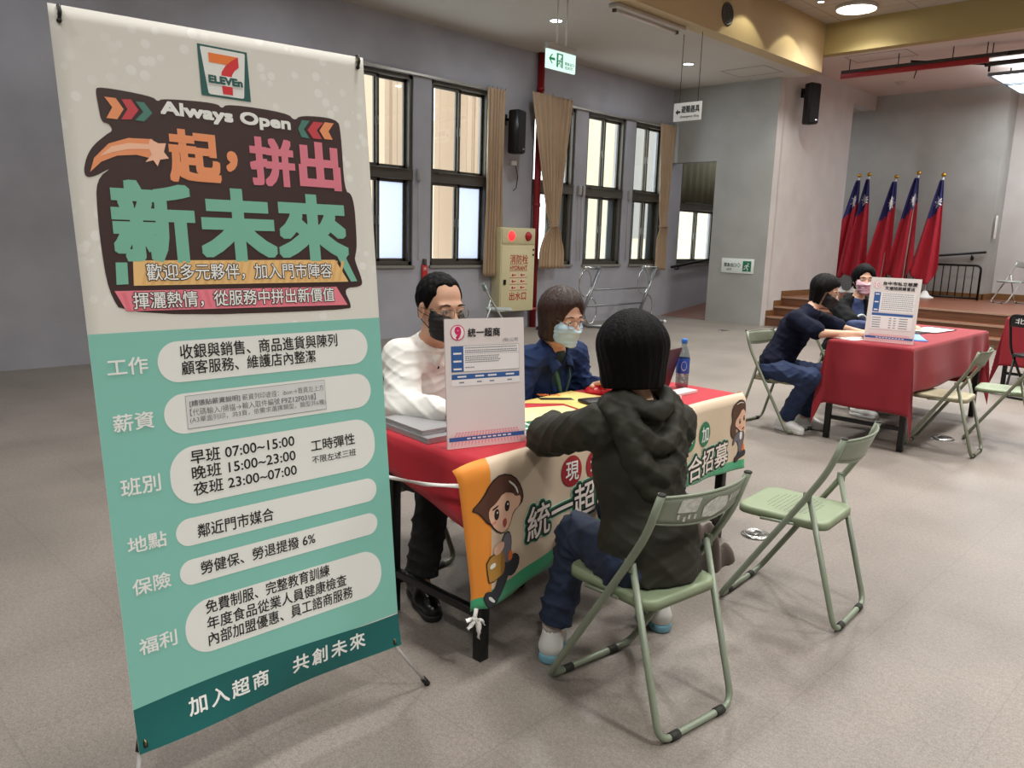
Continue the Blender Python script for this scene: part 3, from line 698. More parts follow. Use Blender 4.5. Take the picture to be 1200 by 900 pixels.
text(b, 'Always Open', bfn, (.2247, 1.5775, .5806, 1.6165), .0026, 0, bold=.04, square=True)
text(b, '起', bfn, (.2364, 1.4239, .3616, 1.5479), .0026, 1, bold=.04, square=True)
text(b, '，', bfn, (.388, 1.460, .41, 1.504), .0026, 1, bold=.05)
text(b, '拼', bfn, (.4556, 1.4289, .5812, 1.5512), .0026, 2, bold=.038, square=True); text(b, '出', bfn, (.6044, 1.4301, .7289, 1.5535), .0026, 2, bold=.045, square=True)
for s, bx in (('新', (.0877, 1.2228, .2759, 1.4078)), ('未', (.3034, 1.2254, .5030, 1.4029)), ('來', (.5238, 1.2271, .7351, 1.4003))): text(b, s, bfn, bx, .0026, 3, bold=.042, square=True)
cr = lambda p: list(p)
b.flat([(.043, 1.428), (.055, 1.462), (.091, 1.499), (.138, 1.517), (.196, 1.52), (.196, 1.471), (.154, 1.478), (.108, 1.472), (.07, 1.454)], bfn, .0026, 1)
b.flat([(.068, 1.467), (.097, 1.493), (.137, 1.505), (.195, 1.507), (.196, 1.496), (.136, 1.49), (.095, 1.478)], bfn, .0029, 4)
b.flat([(.19, 1.52), (.209, 1.511), (.228, 1.513), (.221, 1.491), (.232, 1.476), (.21, 1.471), (.202, 1.454), (.193, 1.468), (.173, 1.462), (.19, 1.481), (.183, 1.502)], bfn, .0031, 4)
for poly, mi in (([(.092, 1.609), (.118, 1.609), (.134, 1.585), (.117, 1.559), (.092, 1.559), (.108, 1.586)], 1), ([(.131, 1.608), (.153, 1.611), (.169, 1.587), (.149, 1.562), (.126, 1.56), (.143, 1.586)], 5), ([(.164, 1.607), (.184, 1.608), (.202, 1.584), (.18, 1.561), (.159, 1.562), (.18, 1.584)], 6),
                 ([(.62, 1.617), (.645, 1.618), (.624, 1.592), (.64, 1.568), (.614, 1.569), (.606, 1.592)], 6), ([(.657, 1.617), (.69, 1.618), (.666, 1.594), (.681, 1.57), (.652, 1.569), (.636, 1.591)], 5), ([(.695, 1.62), (.725, 1.62), (.705, 1.595), (.717, 1.572), (.69, 1.571), (.675, 1.594)], 1),
                 ([(.079, 1.215), (.106, 1.215), (.104, 1.162), (.076, 1.161)], 3), ([(.70, 1.235), (.728, 1.235), (.765, 1.158), (.743, 1.157)], 3), ([(.12, 1.22), (.694, 1.222), (.734, 1.157), (.116, 1.158)], 7), ([(.07, 1.146), (.691, 1.143), (.725, 1.088), (.093, 1.096)], 8)):
    b.flat(poly, bfn, .0026, mi)
for k in range(26):      # fine diagonal stripes on the two ribbons
    u = .135+k*.0225; b.flat([(u, 1.16), (u+.009, 1.16), (u+.027, 1.219), (u+.018, 1.219)], bfn, .0029, 9)
    u = .095+k*.0228; b.flat([(u, 1.098), (u+.010, 1.098), (u+.0, 1.142), (u-.010, 1.142)], bfn, .0029, 10)
b.build('printed_title', [m_wink, m_or, m_pk, m_gr, m_lor, m_red, m_dg, m_yel, m_pstr, mat('ribbon_yellow_stripe', 'e8b873', .5), mat('ribbon_pink_stripe', 'e77586', .5)], sheet)
b = B()
for s, bx in (('歡迎多元夥伴，加入門市陣容', (.1489, 1.1691, .6788, 1.2120)), ('揮灑熱情，從服務中拼出新價值', (.1104, 1.0995, .6807, 1.1415))):
    text(b, s, bfn, bx, .0033, 0, bold=.012, grow=.045); text(b, s, bfn, bx, .0038, 1, bold=.010)
b.build('printed_slogan', [m_brown, m_wink], sheet)
# square shop sign
b = B(); g0 = (.333, 1.647); W_ = .1362; H_ = .130
L = lambda x, y: (g0[0]+x*W_, g0[1]+y*H_)
b.flat([L(0, 0), L(1, 0), L(1, 1), L(0, 1)], bfn, .0018, 0)
b.flat([L(.06, .96), L(.94, .96), L(.95, .93), L(.86, .06), L(.83, .04), L(.17, .04), L(.14, .06), L(.05, .93)], bfn, .0022, 1)
b.flat([L(.20, .86), L(.80, .86), L(.80, .67), L(.62, .67), L(.20, .67)], bfn, .0026, 2)
b.flat([L(.80, .86), L(.80, .66), L(.70, .57), L(.645, .48), L(.64, .42), L(.42, .42), L(.44, .52), L(.52, .64), L(.58, .70), L(.70, .80)], bfn, .0028, 3)
b.flat([L(.42, .26), L(.64, .26), L(.63, .08), L(.43, .08)], bfn, .0028, 3)
b.flat([L(.13, .44), L(.88, .44), L(.86, .24), L(.15, .24)], bfn, .003, 1)
text(b, 'ELEVEn', bfn, (*L(.17, .275), *L(.84, .41)), .0034, 0, bold=.06)
b.build('printed_emblem', [m_lg, m_pill, m_lo, m_lr], sheet)
for i, (u, v) in enumerate(((.0118, 1.7894), (.8245, 1.8174), (.0298, .013), (.7995, .0151))):
    ub(B().lathe([(.009, 0), (.010, .003), (.005, .004), (.0048, 0)], 14, c=bfn(u, v, .001), rot=bu.rotation_difference(V((1, 0, 0))).to_matrix() @ Matrix.Rotation(PI/2, 3, 'Y'), caps=False).build('eyelet', mat('brass', '8a7a55', .35, .8), root))
# stand: hub, four arms, hooks, feet
m_leg = mat('stand_white', 'd9dad8', .35, .2)
hub = bfn0(.41, .62, -.10)
ub(B().box(hub, (.05, .07, .12), bev=.012).build('hub', m_blackp, root))
for i, (u, v) in enumerate(((.0118, 1.7894), (.8245, 1.8174))):
    p = bfn0(u, v, -.012); q = bfn0(u, v, .006)
    ub(B().tube([hub, (hub+p)/2+V((-.012, 0, 0)), p], .0055, 8).build('arm', m_leg, root))
    ub(B().tube([p, p+V((-.002, 0, .012)), q+V((0, 0, .012)), q+V((.006, 0, -.004)), q+V((.002, -.002, -.022))], .0042, 8).ball(q+V((.002, -.002, -.022)), .006).build('hook', m_blackp, root))
gl = V((-1.86, .605, .012)); gr = V((-1.897, 1.572, .012))
for i, (g, (u, v)) in enumerate(((gl, (.0298, .013)), (gr, (.7995, .0151)))):
    k = bfn0(u, v, -.02)
    ub(B().tube([hub, k, g], [.006, .006, .0055], 8).build('leg', m_leg, root))
    d = (g-k).normalized(); ub(B().tube([g-d*.02, g+d*.012], .010, 10).build('foot_cap', m_blackp, root))
    ub(B().tube([k-d*.02, k+d*.03], .012, 8).tube([k, bfn0(u, v, .008), bfn0(u, v, .008)+V((.004, 0, -.01))], .005, 8).build('lower_hook', m_blackp, root))
bk = V((-2.30, 1.10, .012)); ub(B().tube([hub, bk], .006, 8).build('rear_leg', m_leg, root)); ub(B().tube([bk+V((.01, 0, .02)), bk], .011, 10).build('foot_cap', m_blackp, root))
# ================================================================ FOLDING CHAIRS
m_chair = mat('green_enamel', '808a78', .38, .1, noise_amt=.05, nscale=9); m_chair2 = mat('grey_green_enamel', '777b69', .38, .2, noise_amt=.06, nscale=9)
m_seatg = mat('green_seat', '879578', .42, noise_amt=.04, nscale=7); m_hole = mat('seat_hole', '3c463a', .8); m_rub = mat('rubber_foot', '23241f', .7)
m_seatt = mat('tan_seat', 'a39c80', .42, noise_amt=.06, nscale=7)
m_steel = mat('bolt_steel', '8c8f86', .35, .7)
def folding_chair(name, loc, rz, label, mt=None, ms=None, detail=True, group=None, sticker=False, backmat=None):
    """local: seat faces +x, origin on the floor under the rear bar's middle; measured from the photo's own chairs"""
    mt = mt or m_chair; ms = ms or m_seatg
    r = empty(name, loc, label, 'chair', rz, group); W = .205
    def side(y): return [(.47, y, .014), (.155, y, .525), (.085, y, .64), (.032, y, .79)]
    # main frame: floor bar in front, both uprights, curved corners
    L_ = fillet([(.032, W, .79), (.078, W, .655), (.155, W, .525), (.478, W, .014), (.478, -W, .014), (.155, -W, .525), (.078, -W, .655), (.032, -W, .79)], .055, 5)
    L_[-1] = V((.032, -W, .79)); B().tube(L_, .0125, 10).build('front_frame', mt, r)
    R_ = fillet([(.150, W-.027, .535), (.0, W-.027, .014), (.0, -W+.027, .014), (.150, -W+.027, .535)], .055, 5)
    B().tube(R_, .0115, 10).build('rear_frame', mt, r)
    # seat pan with rolled edge and rows of holes
    b = B(); rings = [[b.bm.verts.new((u, v, z)) for u, v in rrect(.078+g, -.1725+g, .452-g, .1725-g, .055-g*.5, 5)] for g, z in ((.012, .399), (.0, .397), (0, .421), (.003, .4275), (.009, .4305), (.02, .4300))]
    for A_, B_ in zip(rings[:-1], rings[1:]):
        for i in range(len(A_)): f = b.bm.faces.new((A_[i], A_[(i+1) % len(A_)], B_[(i+1) % len(A_)], B_[i])); f.smooth = True
    b.bm.faces.new(rings[0][::-1]); b.bm.faces.new(rings[-1])
    if detail:
        for i in range(11):
            for j in range(13):
                if (abs(i-5)/5.5)**2.5 + (abs(j-6)/6.6)**2.5 > 1.0: continue
                x, y = .265+(i-5)*.019, (j-6)*.019
                b.flat(circ(x, y, .0035, n=6), lambda u, v, h: V((u, v, h)), .4304, 1)
    so = b.build('seat', [ms, m_hole], r)
    # back panel bowed to the rear
    def bp(s, t):
        y = (s-.5)*2*(W-.004); z = .695+.083*t+ .022*(1-t)*(-(1-(y/W)**2)) * 1.0; x = .032+(.79-z)*.38 - .045*(1-(y/W)**2)
        return V((x, y, z))
    bo_ = B().grid(14, 5, bp).build('backrest', backmat or mt, r, solid=.006)
    B().tube([bp(i/14, 1)+V((0, 0, .001)) for i in range(15)], .005, 6).tube([bp(i/14, 0) for i in range(15)], .005, 6).build('rolled_edge', mt, bo_)
    for y in (W, -W): B().ball((.032, y, .79), (.0135, .0135, .006)).build('tube_plug', m_rub, r)
    for y in (W-.013, -W+.013):
        b = B(); b.tube([(.152, y-.022, .53), (.152, y+.022, .53)], .008, 8); b.box((.152, y, .53), (.034, .006, .04), bev=.004); b.build('pivot', m_steel if not detail else mt, r)
    B().tube([(.30, W, .30), (.30, -W, .30)] if False else [(.395, W-.006, .138), (.395, -W+.006, .138)], .007, 8).build('cross_brace', mt, r) if False else None
    for y in (W-.045, -W+.045):
        s_ = 1 if y > 0 else -1
        B().tube([(.335, s_*(W-.02), .398), (.20, s_*(W-.026), .405)], .006, 6).build('seat_hinge', mt, r)
    for y in (.11, -.11):
        B().tube([(.478, y-.02, .0135), (.478, y+.02, .0135)], .0145, 10).build('foot_pad', m_rub, r)
        B().tube([(0, y-.02, .0135), (0, y+.02, .0135)], .0145, 10).build('foot_pad', m_rub, r)
    if sticker:
        fn = lambda u, v, h: bp(u, v) + V((-.004-h, 0, 0))
        b = B(); b.flat(rrect(.66, .42, .84, .9, .03), fn, .0008, 0, .05); b.flat([(.28, .3), (.34, .2), (.46, .12), (.58, .2), (.60, .55), (.55, .72), (.47, .8), (.42, .66), (.33, .7), (.29, .5)], fn, .0008, 0, .05)
        for k in range(9):
            u = .08+k*.05; b.flat([(u, .42), (u+.03, .40), (u+.04, .66), (u+.012, .7)], fn, .0008) if k < 4 else None
        for u, v in ((.80, .26), (.70, .26), (.64, .24), (.74, .18)): b.flat([(u, v-.08), (u+.022, v-.06), (u+.03, v+.09), (u+.006, v+.1)], fn, .0008)
        b.build('worn_sticker', mat('worn_sticker', 'cfd3cb', .6, noise_amt=.2, nscale=60), bo_)
    return r
def chair_at(near_rear, far_rear, *a, **k):
    """place by the two ends of the rear floor bar (near -> far); seat faces -x when near has the smaller y"""
    p, q = V((*near_rear, 0)), V((*far_rear, 0)); d = (q-p).normalized(); f = V((-d.y, d.x, 0)); m = (p+q)/2
    return k.pop('fn', folding_chair)(a[0], (m.x, m.y, 0), math.atan2(f.y, f.x), *a[1:], **k)
chair_at((-1.165, 1.862), (-1.122, 2.235), 'folding_chair', 'green steel folding chair with worn white stickers under the olive-jacketed woman', sticker=True)
chair_at((-1.095, 2.945), (-1.123, 3.35), 'folding_chair', 'empty green steel folding chair beside the woman in the olive jacket, facing the table')
chair_at((-1.52, 6.33), (-1.545, 6.74), 'folding_chair', 'empty tan-seated steel folding chair in front of the dark red table', mt=m_chair2, ms=m_seatt)
chair_at((-1.27, 7.02), (-1.32, 7.44), 'folding_chair', 'green-seated steel folding chair at the far end of the dark red table', mt=m_chair2, ms=m_seatg)
chair_at((-3.18, 6.42), (-3.22, 6.0), 'folding_chair', 'grey green steel folding chair under the woman in the navy t-shirt', mt=m_chair2, ms=m_seatt)
chair_at((-3.2, 7.62), (-3.2, 7.2), 'folding_chair', 'steel folding chair under the woman in the pink mask', mt=m_chair2, ms=m_seatt, detail=False)
chair_at((-3.08, 2.33), (-3.08, 1.91), 'folding_chair', 'folding chair under the man in the white shirt', mt=m_chair2, ms=m_seatt, detail=False)
chair_at((-3.03, 3.05), (-3.03, 2.63), 'folding_chair', 'folding chair under the woman in the navy jacket', mt=m_chair2, ms=m_seatt, detail=False)
m_silver = mat('silver_tube', 'b9bcb8', .3, .6); m_gs = mat('grey_vinyl', 'a9b2ad', .5)
r_ = folding_chair('folding_chair', (-3.72, 17.5, .516), PI+.9, 'pale grey folding chair standing on the stage by the wall', mt=m_silver, ms=m_gs, detail=False)
r_ = folding_chair('folding_chair', (-8.62, 8.12, 0), PI*.5-.7, 'grey folding chair with green back standing by the window wall behind the man', mt=m_silver, ms=m_gs, detail=False, backmat=mat('green_back', '7f9a78', .5))
# black chair with white writing at the third table
r_ = empty('black_chair', (-1.85, 9.42, 0), 'black metal folding chair with white characters on its back', 'chair', PI*.5-.25); W = .2
B().tube(fillet([(.43, W, .014), (.0, W, .5), (-.10, W, .86), (-.10, -W, .86), (0, -W, .5), (.43, -W, .014)], .07, 5), .013, 10).build('front_frame', m_black, r_)
B().tube(fillet([(.05, W-.03, .46), (-.06, W-.03, .014), (-.06, -W+.03, .014), (.05, -W+.03, .46)], .05, 5), .012, 10).build('rear_frame', m_black, r_)
B().box((.18, 0, .44), (.36, .37, .035), bev=.014).build('seat', m_blackp, r_)
bk_ = B().box((-.097, 0, .80), (.016, .37, .12), bev=.006).build('backrest', m_blackp, r_)
b = B(); text(b, '北屯區', plane_fn((-.106, .14, .775), (0, -1, 0), (.0, 0, 1)), (0, 0, .28, .055), .001, bold=.01); b.build('printed_lettering', m_wink, bk_)

# ================================================================ TABLES
m_tleg = mat('table_black', '0f0f10', .4, .2); m_top = mat('table_wood', '8f7355', .5)
def table_frame(r, A, L, D, ln, dp, zt, inset=.06):
    """A: near front corner, L: unit vector along the table, D: unit vector from front to back; children of r (world coords)"""
    A, L, D = V(A), V(L), V(D); Z = V((0, 0, 1)); rl = r.location
    R = Matrix((L, D, Z)).transposed()
    def bx(nm, c, d, m, bev=.003):
        o = B().box(A + L*c[0] + D*c[1] + Z*c[2] - rl, d, R, bev=bev).build(nm, m, r); return o
    bx('table_top', (ln/2, dp/2, zt-.014), (ln, dp, .028), m_top)
    for x in (inset, ln-inset):
        for y in (.025, dp-.025): bx('leg', (x, y, (zt-.028)/2), (.042, .042, zt-.028), m_tleg)
        bx('cross_bar', (x, dp/2, .17), (.03, dp-.05, .03), m_tleg); bx('cross_bar', (x, dp/2, zt-.09), (.03, dp-.05, .05), m_tleg)
    for y in (.03, dp-.03): bx('side_rail', (ln/2, y, zt-.06), (ln, .02, .05), m_tleg)
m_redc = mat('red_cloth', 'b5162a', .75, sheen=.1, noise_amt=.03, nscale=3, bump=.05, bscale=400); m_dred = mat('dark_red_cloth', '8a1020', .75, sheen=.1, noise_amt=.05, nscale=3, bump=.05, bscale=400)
def cb_(b, dp): return min(max(b, 0), dp)
def cloth_over(name, A, L, D, ln, dp, zt, drops, m, label, amp=.012, freq=14.0, seed=0, flare=.14, endlong=0.0):
    """one cloth: flat top + four hanging sides (near, far, front, back drops)"""
    A, L, D = V(A), V(L), V(D); Z = V((0, 0, 1)); c = A + L*ln/2 + D*dp/2; c.z = zt
    dn, df, dfr, dbk = drops; rnd = .012
    def P(a, bq):       # a in [-dn, ln+df], bq in [-dfr, dp+dbk] arc lengths
        oa = -a if a < 0 else (a-ln if a > ln else 0); ob = -bq if bq < 0 else (bq-dp if bq > dp else 0)
        sa = -1 if a < 0 else 1; sb = -1 if bq < 0 else 1
        ca = min(max(a, 0), ln); cb = min(max(bq, 0), dp)
        if endlong and a < 0: oa *= 1+endlong*(1-cb_(bq, dp)/dp)
        drop = max(oa, ob); z = zt+.002 - max(0, drop-rnd*.3)
        if drop < .03: z = zt+.002 - drop*drop*10 if drop > 0 else zt+.002
        else: z = zt+.002-.009-(drop-.03)
        fl = min(1, drop/.25); out = .006+.022*fl*0.6
        w = math.sin(freq*(ca+cb*1.3)+seed+2*math.sin(3*ca+seed))*amp*fl
        corner = min(oa, ob)
        pa = ca + (sa*(out + (w if ob < 1e-6 else w*.5) + corner*flare) if oa > 0 else 0)
        pb = cb + (sb*(out + (w if oa < 1e-6 else w*.5) + corner*flare) if ob > 0 else 0)
        p = A + L*pa + D*pb; p.z = max(z - .5*corner, .006); return p - c
    na = max(6, int((ln+dn+df)/.028)); nb = max(6, int((dp+dfr+dbk)/.028)); b = B()
    b.grid(na, nb, lambda s, t: P(-dn+(ln+dn+df)*s, -dfr+(dp+dfr+dbk)*t))
    o = b.build(name, m, None, solid=.0025); o.location = c; return tag(o, label, 'tablecloth')
# table by the banner
a1 = math.radians(1.9); L1 = V((-math.sin(a1), math.cos(a1), 0)); D1 = V((-math.cos(a1), -math.sin(a1)*.2, 0)).normalized()
A1 = V((-1.872, 1.765, 0)); LN1, DP1, ZT1 = 1.84, .56, .752
t1 = empty('folding_table', (-2.2, 2.7, 0), 'black-legged folding table under the red cloth and cream recruitment banner', 'table')
table_frame(t1, A1, L1, D1, LN1, DP1, ZT1)
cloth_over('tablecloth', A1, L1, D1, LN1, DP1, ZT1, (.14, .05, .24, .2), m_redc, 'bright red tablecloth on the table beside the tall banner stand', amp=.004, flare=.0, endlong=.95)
TZ = ZT1 + .0045
# cream banner hung along the front of the table
m_cream = mat('banner_cloth_cream', 'd9c3a8', .6, sheen=.2, noise_amt=.03, nscale=4); m_orc = mat('banner_cloth_orange', 'ef9330', .6, sheen=.2); m_grc = mat('banner_cloth_green', '3fa877', .6, sheen=.2)
A_ = A1 - D1*.016
TW, TH = 2.06, .50
def tbf(s, t, h):      # s: metres along from the near end, t: metres down from the top edge
    e = .0
    bow = .055*math.exp(-((s-.50)/.22)**2)                  # shallow hem where the cloth is short
    k = min(1, t/.45)
    fold = (.010*math.sin(9*s+1.0+2.2*t) + .005*math.sin(23*s-3*t))*k
    near = max(0, .10-s)/.10; far = max(0, s-(TW-.11))/.11
    back = .04*near**1.5 + .07*far**1.6
    off = .012 + fold + .018*k + h - back
    lift = .004*math.sin(5*s) - .03*near*near - .02*far*far
    p = A_ + L1*(s-.085-.012*far*far + .055*k*near) - D1*off
    p.z = ZT1 + .006 + lift - t*(1-.04*near)
    if t < .03: p = p + D1*(.03-t)*.8
    return p
def hem(s): return TH*(1.05 - .33*min(1, max(0, (s-.24)/.60))**.95 + .06*max(0, (s-1.1)/.9))
tb = empty('table_banner', (-1.9, 2.7, ZT1), 'cream recruitment banner with orange ends and green hem tied along the red table', 'banner'); TL_ = tb.location
b = B(); b.grid(90, 24, lambda s, t: tbf(s*TW, t*hem(s*TW), 0)-TL_, mfn=lambda s, t: 2 if t > (.86 if s*TW > .105 else .93) else (1 if s*TW < .105 or s*TW > TW-.10 else 0))
# green hem also under the orange
tbs = b.build('banner_cloth', [m_cream, m_orc, m_grc], tb, solid=.0012)
tf = lambda u, v, h: tbf(u, -v, h+.003)-TL_
ME = .022
b = B(); b.flat([(.004, -TH*.93), (.30, -TH*.90), (.30, -TH*.99), (.004, -TH*1.015)], tf, .0006, 0, ME) if False else None
# round badges and lettering (upright characters on a slanted cloth)
def badge(b, u, v, ru, rv, ch, mi): b.flat(circ(u, v, ru, rv, 26), tf, .001, mi, ME); text(b, ch, tf, (u-ru*.62, v-rv*.6, u+ru*.62, v+rv*.6), .0035, 2, bold=.012, maxedge=ME)
m_bd = [mat('badge_red', 'a01f28', .6), mat('badge_green', '2c7a55', .6), m_wink]
for u, v, rr_, ch, mi in ((.552, -.125, .058, '現', 0), (.696, -.125, .058, '場', 0), (1.405, -.15, .055, '參', 1), (1.55, -.15, .055, '加', 1)):
    b = B(); badge(b, u, v, rr_, .060, ch, mi); b.build('printed_badge', m_bd, tbs)
m_ltr = [mat('letter_cream', 'efe3da', .6), m_ink, mat('letter_green', '2f6e50', .6), mat('letter_halo', 'cfe3d2', .6)]
for sx, bx, sl in (('統一超商', (.305, -.345, .81, -.22), .12), ('聯合招募', (1.26, -.36, 1.785, -.245), .05)):
    b = B()
    for g, mi, h in ((.13, 3, .0008), (.105, 2, .0022), (.055, 1, .0036)): text(b, sx, tf, bx, h, mi, bold=.01, grow=g, slope=sl, maxedge=ME)
    text(b, sx, tf, bx, .005, 0, bold=.012, slope=sl, maxedge=ME); b.build('printed_lettering', m_ltr, tbs)
def cartoon(fn, b, girl):
    """generic cartoon figure in a local box 0..1 x 0..2 (v up); colours: 0 line, 1 hair, 2 skin, 3 clothes, 4 trousers, 5 box, 6 white, 7 pink"""
    P = lambda pts, h, mi: b.flat(chaikin([(sum(p[0] for p in pts)/len(pts)+(x-sum(p[0] for p in pts)/len(pts))*1.04, sum(p[1] for p in pts)/len(pts)+(y-sum(p[1] for p in pts)/len(pts))*1.04) for x, y in pts], 1), fn, h, mi, .12)
    def outl(pts, w, h):      # dark outline behind a shape
        cx = sum(p[0] for p in pts)/len(pts); cy = sum(p[1] for p in pts)/len(pts)
        P([(cx+(x-cx)*(1+w/max(.05, math.hypot(x-cx, y-cy))), cy+(y-cy)*(1+w/max(.05, math.hypot(x-cx, y-cy)))) for x, y in pts], h, 0)
    if not girl:
        hair = [(0, 1.57), (.18, 1.70), (.33, 1.92), (.55, 2.02), (.82, 1.92), (.98, 1.68), (1.02, 1.46), (.90, 1.36), (.72, 1.3), (.40, 1.25), (.26, 1.28), (.16, 1.42), (.10, 1.50)]
        face = [(.28, 1.50), (.44, 1.56), (.60, 1.70), (.80, 1.64), (.86, 1.56), (.98, 1.56), (.96, 1.38), (.82, 1.32), (.74, 1.08), (.60, 1.00), (.42, 1.12), (.29, 1.32)]
        body = [(.60, .92), (.74, .96), (.80, .78), (.78, .58), (.86, .44), (.66, .40), (.58, .62)]
        leg = [(.84, .50), (.98, .40), (.96, .22), (.84, .10), (.72, .16), (.66, .06), (.52, -.16), (.30, -.22), (.16, -.08), (.20, .06), (.40, .02), (.50, .22), (.66, .40)]
        shoe = [(.14, -.04), (.30, .02), (.48, -.14), (.44, -.24), (.30, -.26), (.16, -.14)]
        boxp = [(.20, .62), (.58, .70), (.64, .40), (.60, .26), (.30, .20), (.24, .30)]
        for s_ in (hair, face, body, leg, shoe, boxp): outl(s_, .025, .0006)
        P(leg, .0014, 4); P(shoe, .002, 4); P([(.24, -.06), (.30, -.04), (.42, -.18), (.38, -.2)], .0024, 6); P(body, .0014, 3); P([(.74, .60), (.82, .60), (.84, .44), (.72, .42)], .002, 8); P(hair, .0014, 1); P(face, .002, 2); P(boxp, .002, 5); P([(.58, .70), (.64, .40), (.60, .26), (.53, .24), (.54, .66)], .0024, 9)
        P([(.36, .78), (.50, .86), (.62, .82), (.60, .70), (.46, .64), (.38, .68)], .0026, 2); P([(.28, .52), (.40, .54), (.41, .46), (.29, .44)], .0026, 6)
        for u, v in ((.44, 1.37), (.68, 1.45)): P(circ(u, v, .055, .095, 14), .0026, 0); P(circ(u+.012, v+.03, .014, .02, 8), .003, 6)
        P(circ(.38, 1.24, .05, .03, 10), .0026, 7); P([(.57, 1.22), (.66, 1.25), (.68, 1.12), (.60, 1.07)], .0026, 10)
        P([(.34, 1.49), (.48, 1.53), (.48, 1.50), (.35, 1.455)], .0026, 0); P([(.72, 1.9), (.88, 1.76), (.93, 1.62), (.91, 1.61), (.85, 1.74), (.71, 1.87)], .0026, 6)
    else:
        hair = [(.30, 1.94), (.55, 2.02), (.80, 1.95), (.90, 1.70), (.84, 1.5), (.40, 1.2), (.42, .86), (.26, .84), (.12, 1.0), (.10, 1.22), (.20, 1.4), (.12, 1.62), (.16, 1.82)]
        face = [(.36, 1.40), (.52, 1.52), (.70, 1.74), (.86, 1.62), (.92, 1.40), (.90, 1.16), (.80, 1.02), (.62, 1.02), (.46, 1.16), (.34, 1.22)]
        body = [(.44, .94), (.58, 1.0), (.80, .98), (.86, .80), (.78, .62), (.82, .36), (.60, .30), (.56, .62), (.44, .74), (.30, .56), (.26, .66), (.36, .86)]
        leg = [(.60, .34), (.82, .36), (1.02, .30), (1.0, .20), (.84, .16), (.62, .10), (.56, .02), (.40, .02), (.40, .16), (.54, .22)]
        for s_ in (hair, face, body, leg): outl(s_, .025, .0006)
        P(leg, .0014, 4); P(body, .0014, 3); P(hair, .0014, 1); P(face, .002, 2); P([(.60, .98), (.74, .98), (.72, .74), (.62, .72)], .002, 6); P([(.78, .60), (.84, .58), (.86, .36), (.72, .34)], .002, 8)
        for u, v in ((.58, 1.34), (.80, 1.42)): P(circ(u, v, .045, .085, 14), .0026, 0); P(circ(u+.012, v+.03, .014, .02, 8), .003, 6)
        P(circ(.58, 1.16, .05, .03, 10), .0026, 7); P([(.70, 1.10), (.84, 1.16), (.80, 1.06), (.72, 1.04)], .0026, 10); P([(.40, .03), (.54, .03), (.56, .14), (.44, .15)], .002, 11); P([(.92, .20), (1.02, .22), (1.02, .30), (.94, .30)], .002, 11)
        P([(.35, 1.93), (.55, 1.985), (.75, 1.94), (.75, 1.92), (.55, 1.96), (.36, 1.91)], .0026, 6)
cm = [mat('toon_line', '2a1d1b', .6), mat('toon_hair', '5b3a2c', .6), mat('toon_skin', 'e9bca0', .6), mat('toon_shirt', '6d6a72', .6), mat('toon_trousers', '33363d', .6), mat('toon_box', 'b98a3f', .6), m_wink, mat('toon_blush', 'e39384', .6), mat('toon_orange', 'e0702c', .6), mat('toon_box_side', 'a07430', .6), mat('toon_mouth', 'a8483f', .6), mat('toon_boot', '4a2c27', .6)]
b = B(); cartoon(lambda x, y, h: tf(.035+x*.235, -.47+y*.2, h), b, False); b.build('printed_figure', cm, tbs)
b = B(); cartoon(lambda x, y, h: tf(1.80+x*.175, -.345+y*.155, h), b, True); b.build('printed_figure', cm, tbs)
# ribbons: one pulled along the near end of the table, one knotted at the lower corner
m_rib = mat('white_ribbon', 'e8e6e2', .7)
def ribbon(b, pts, wd):
    pts = [V(p) for p in pts]; n = len(pts)
    def f(s, t):
        i = min(n-2, int(s*(n-1))); q = s*(n-1)-i; p = pts[i].lerp(pts[i+1], q); d = (pts[i+1]-pts[i]).normalized(); sd = d.cross(V((.3, -.8, .2))).normalized()
        tw = math.sin(s*9)*.8; sd = Matrix.Rotation(tw, 3, d) @ sd
        return p + sd*(t-.5)*wd
    b.grid(n*4, 2, f)
c0 = tbf(.002, .05, 0); c1 = A1 + D1*(DP1+.01) - L1*.03 + V((0, 0, .585)); b = B()
ribbon(b, [c0-TL_, (c0*.66+c1*.34)-TL_+V((0, 0, -.012)), (c0*.33+c1*.67)-TL_+V((0, 0, -.008)), c1-TL_], .014); b.build('ribbon', m_rib, tb, solid=.001)
k0 = tbf(.03, hem(.03)-.005, 0)-TL_; b = B()
b.tube([k0, k0+V((.006, -.012, -.03))], .007, 8)
for d in ((.012, -.05, .012), (.006, .02, -.055), (.01, .035, -.03), (-.002, -.03, -.03), (.008, .012, -.075)):
    q = k0+V((.006, -.012, -.03)); ribbon(b, [q, q+V(d)*.5+V((.01, 0, .006)), q+V(d)], .015)
b.build('ribbon_knot', m_rib, tb, solid=.0015)

# second table with the dark red cloth
A2 = V((-1.925, 6.10, 0)); L2 = V((-.012, 1, 0)).normalized(); D2 = V((-1, 0, 0)); LN2, DP2, ZT2 = 2.0, .61, .785
t2 = empty('folding_table', (-2.28, 7.3, 0), 'black-legged folding table under the dark red cloth with the two seated women', 'table')
table_frame(t2, A2, L2, D2, LN2, DP2, ZT2, inset=.06)
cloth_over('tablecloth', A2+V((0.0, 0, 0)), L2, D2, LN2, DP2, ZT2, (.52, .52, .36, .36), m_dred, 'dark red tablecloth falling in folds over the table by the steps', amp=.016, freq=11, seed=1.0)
A3 = V((-1.75, 10.2, 0)); A3 = V((-1.55, 9.9, 0))
t3 = empty('folding_table', (-1.85, 10.6, 0), 'folding table under red cloth behind the black chair', 'table')
A3 = V((-1.62, 9.98, 0)); t3.location = (-1.92, 10.9, 0); table_frame(t3, A3, L2, D2, 1.9, .6, ZT2)
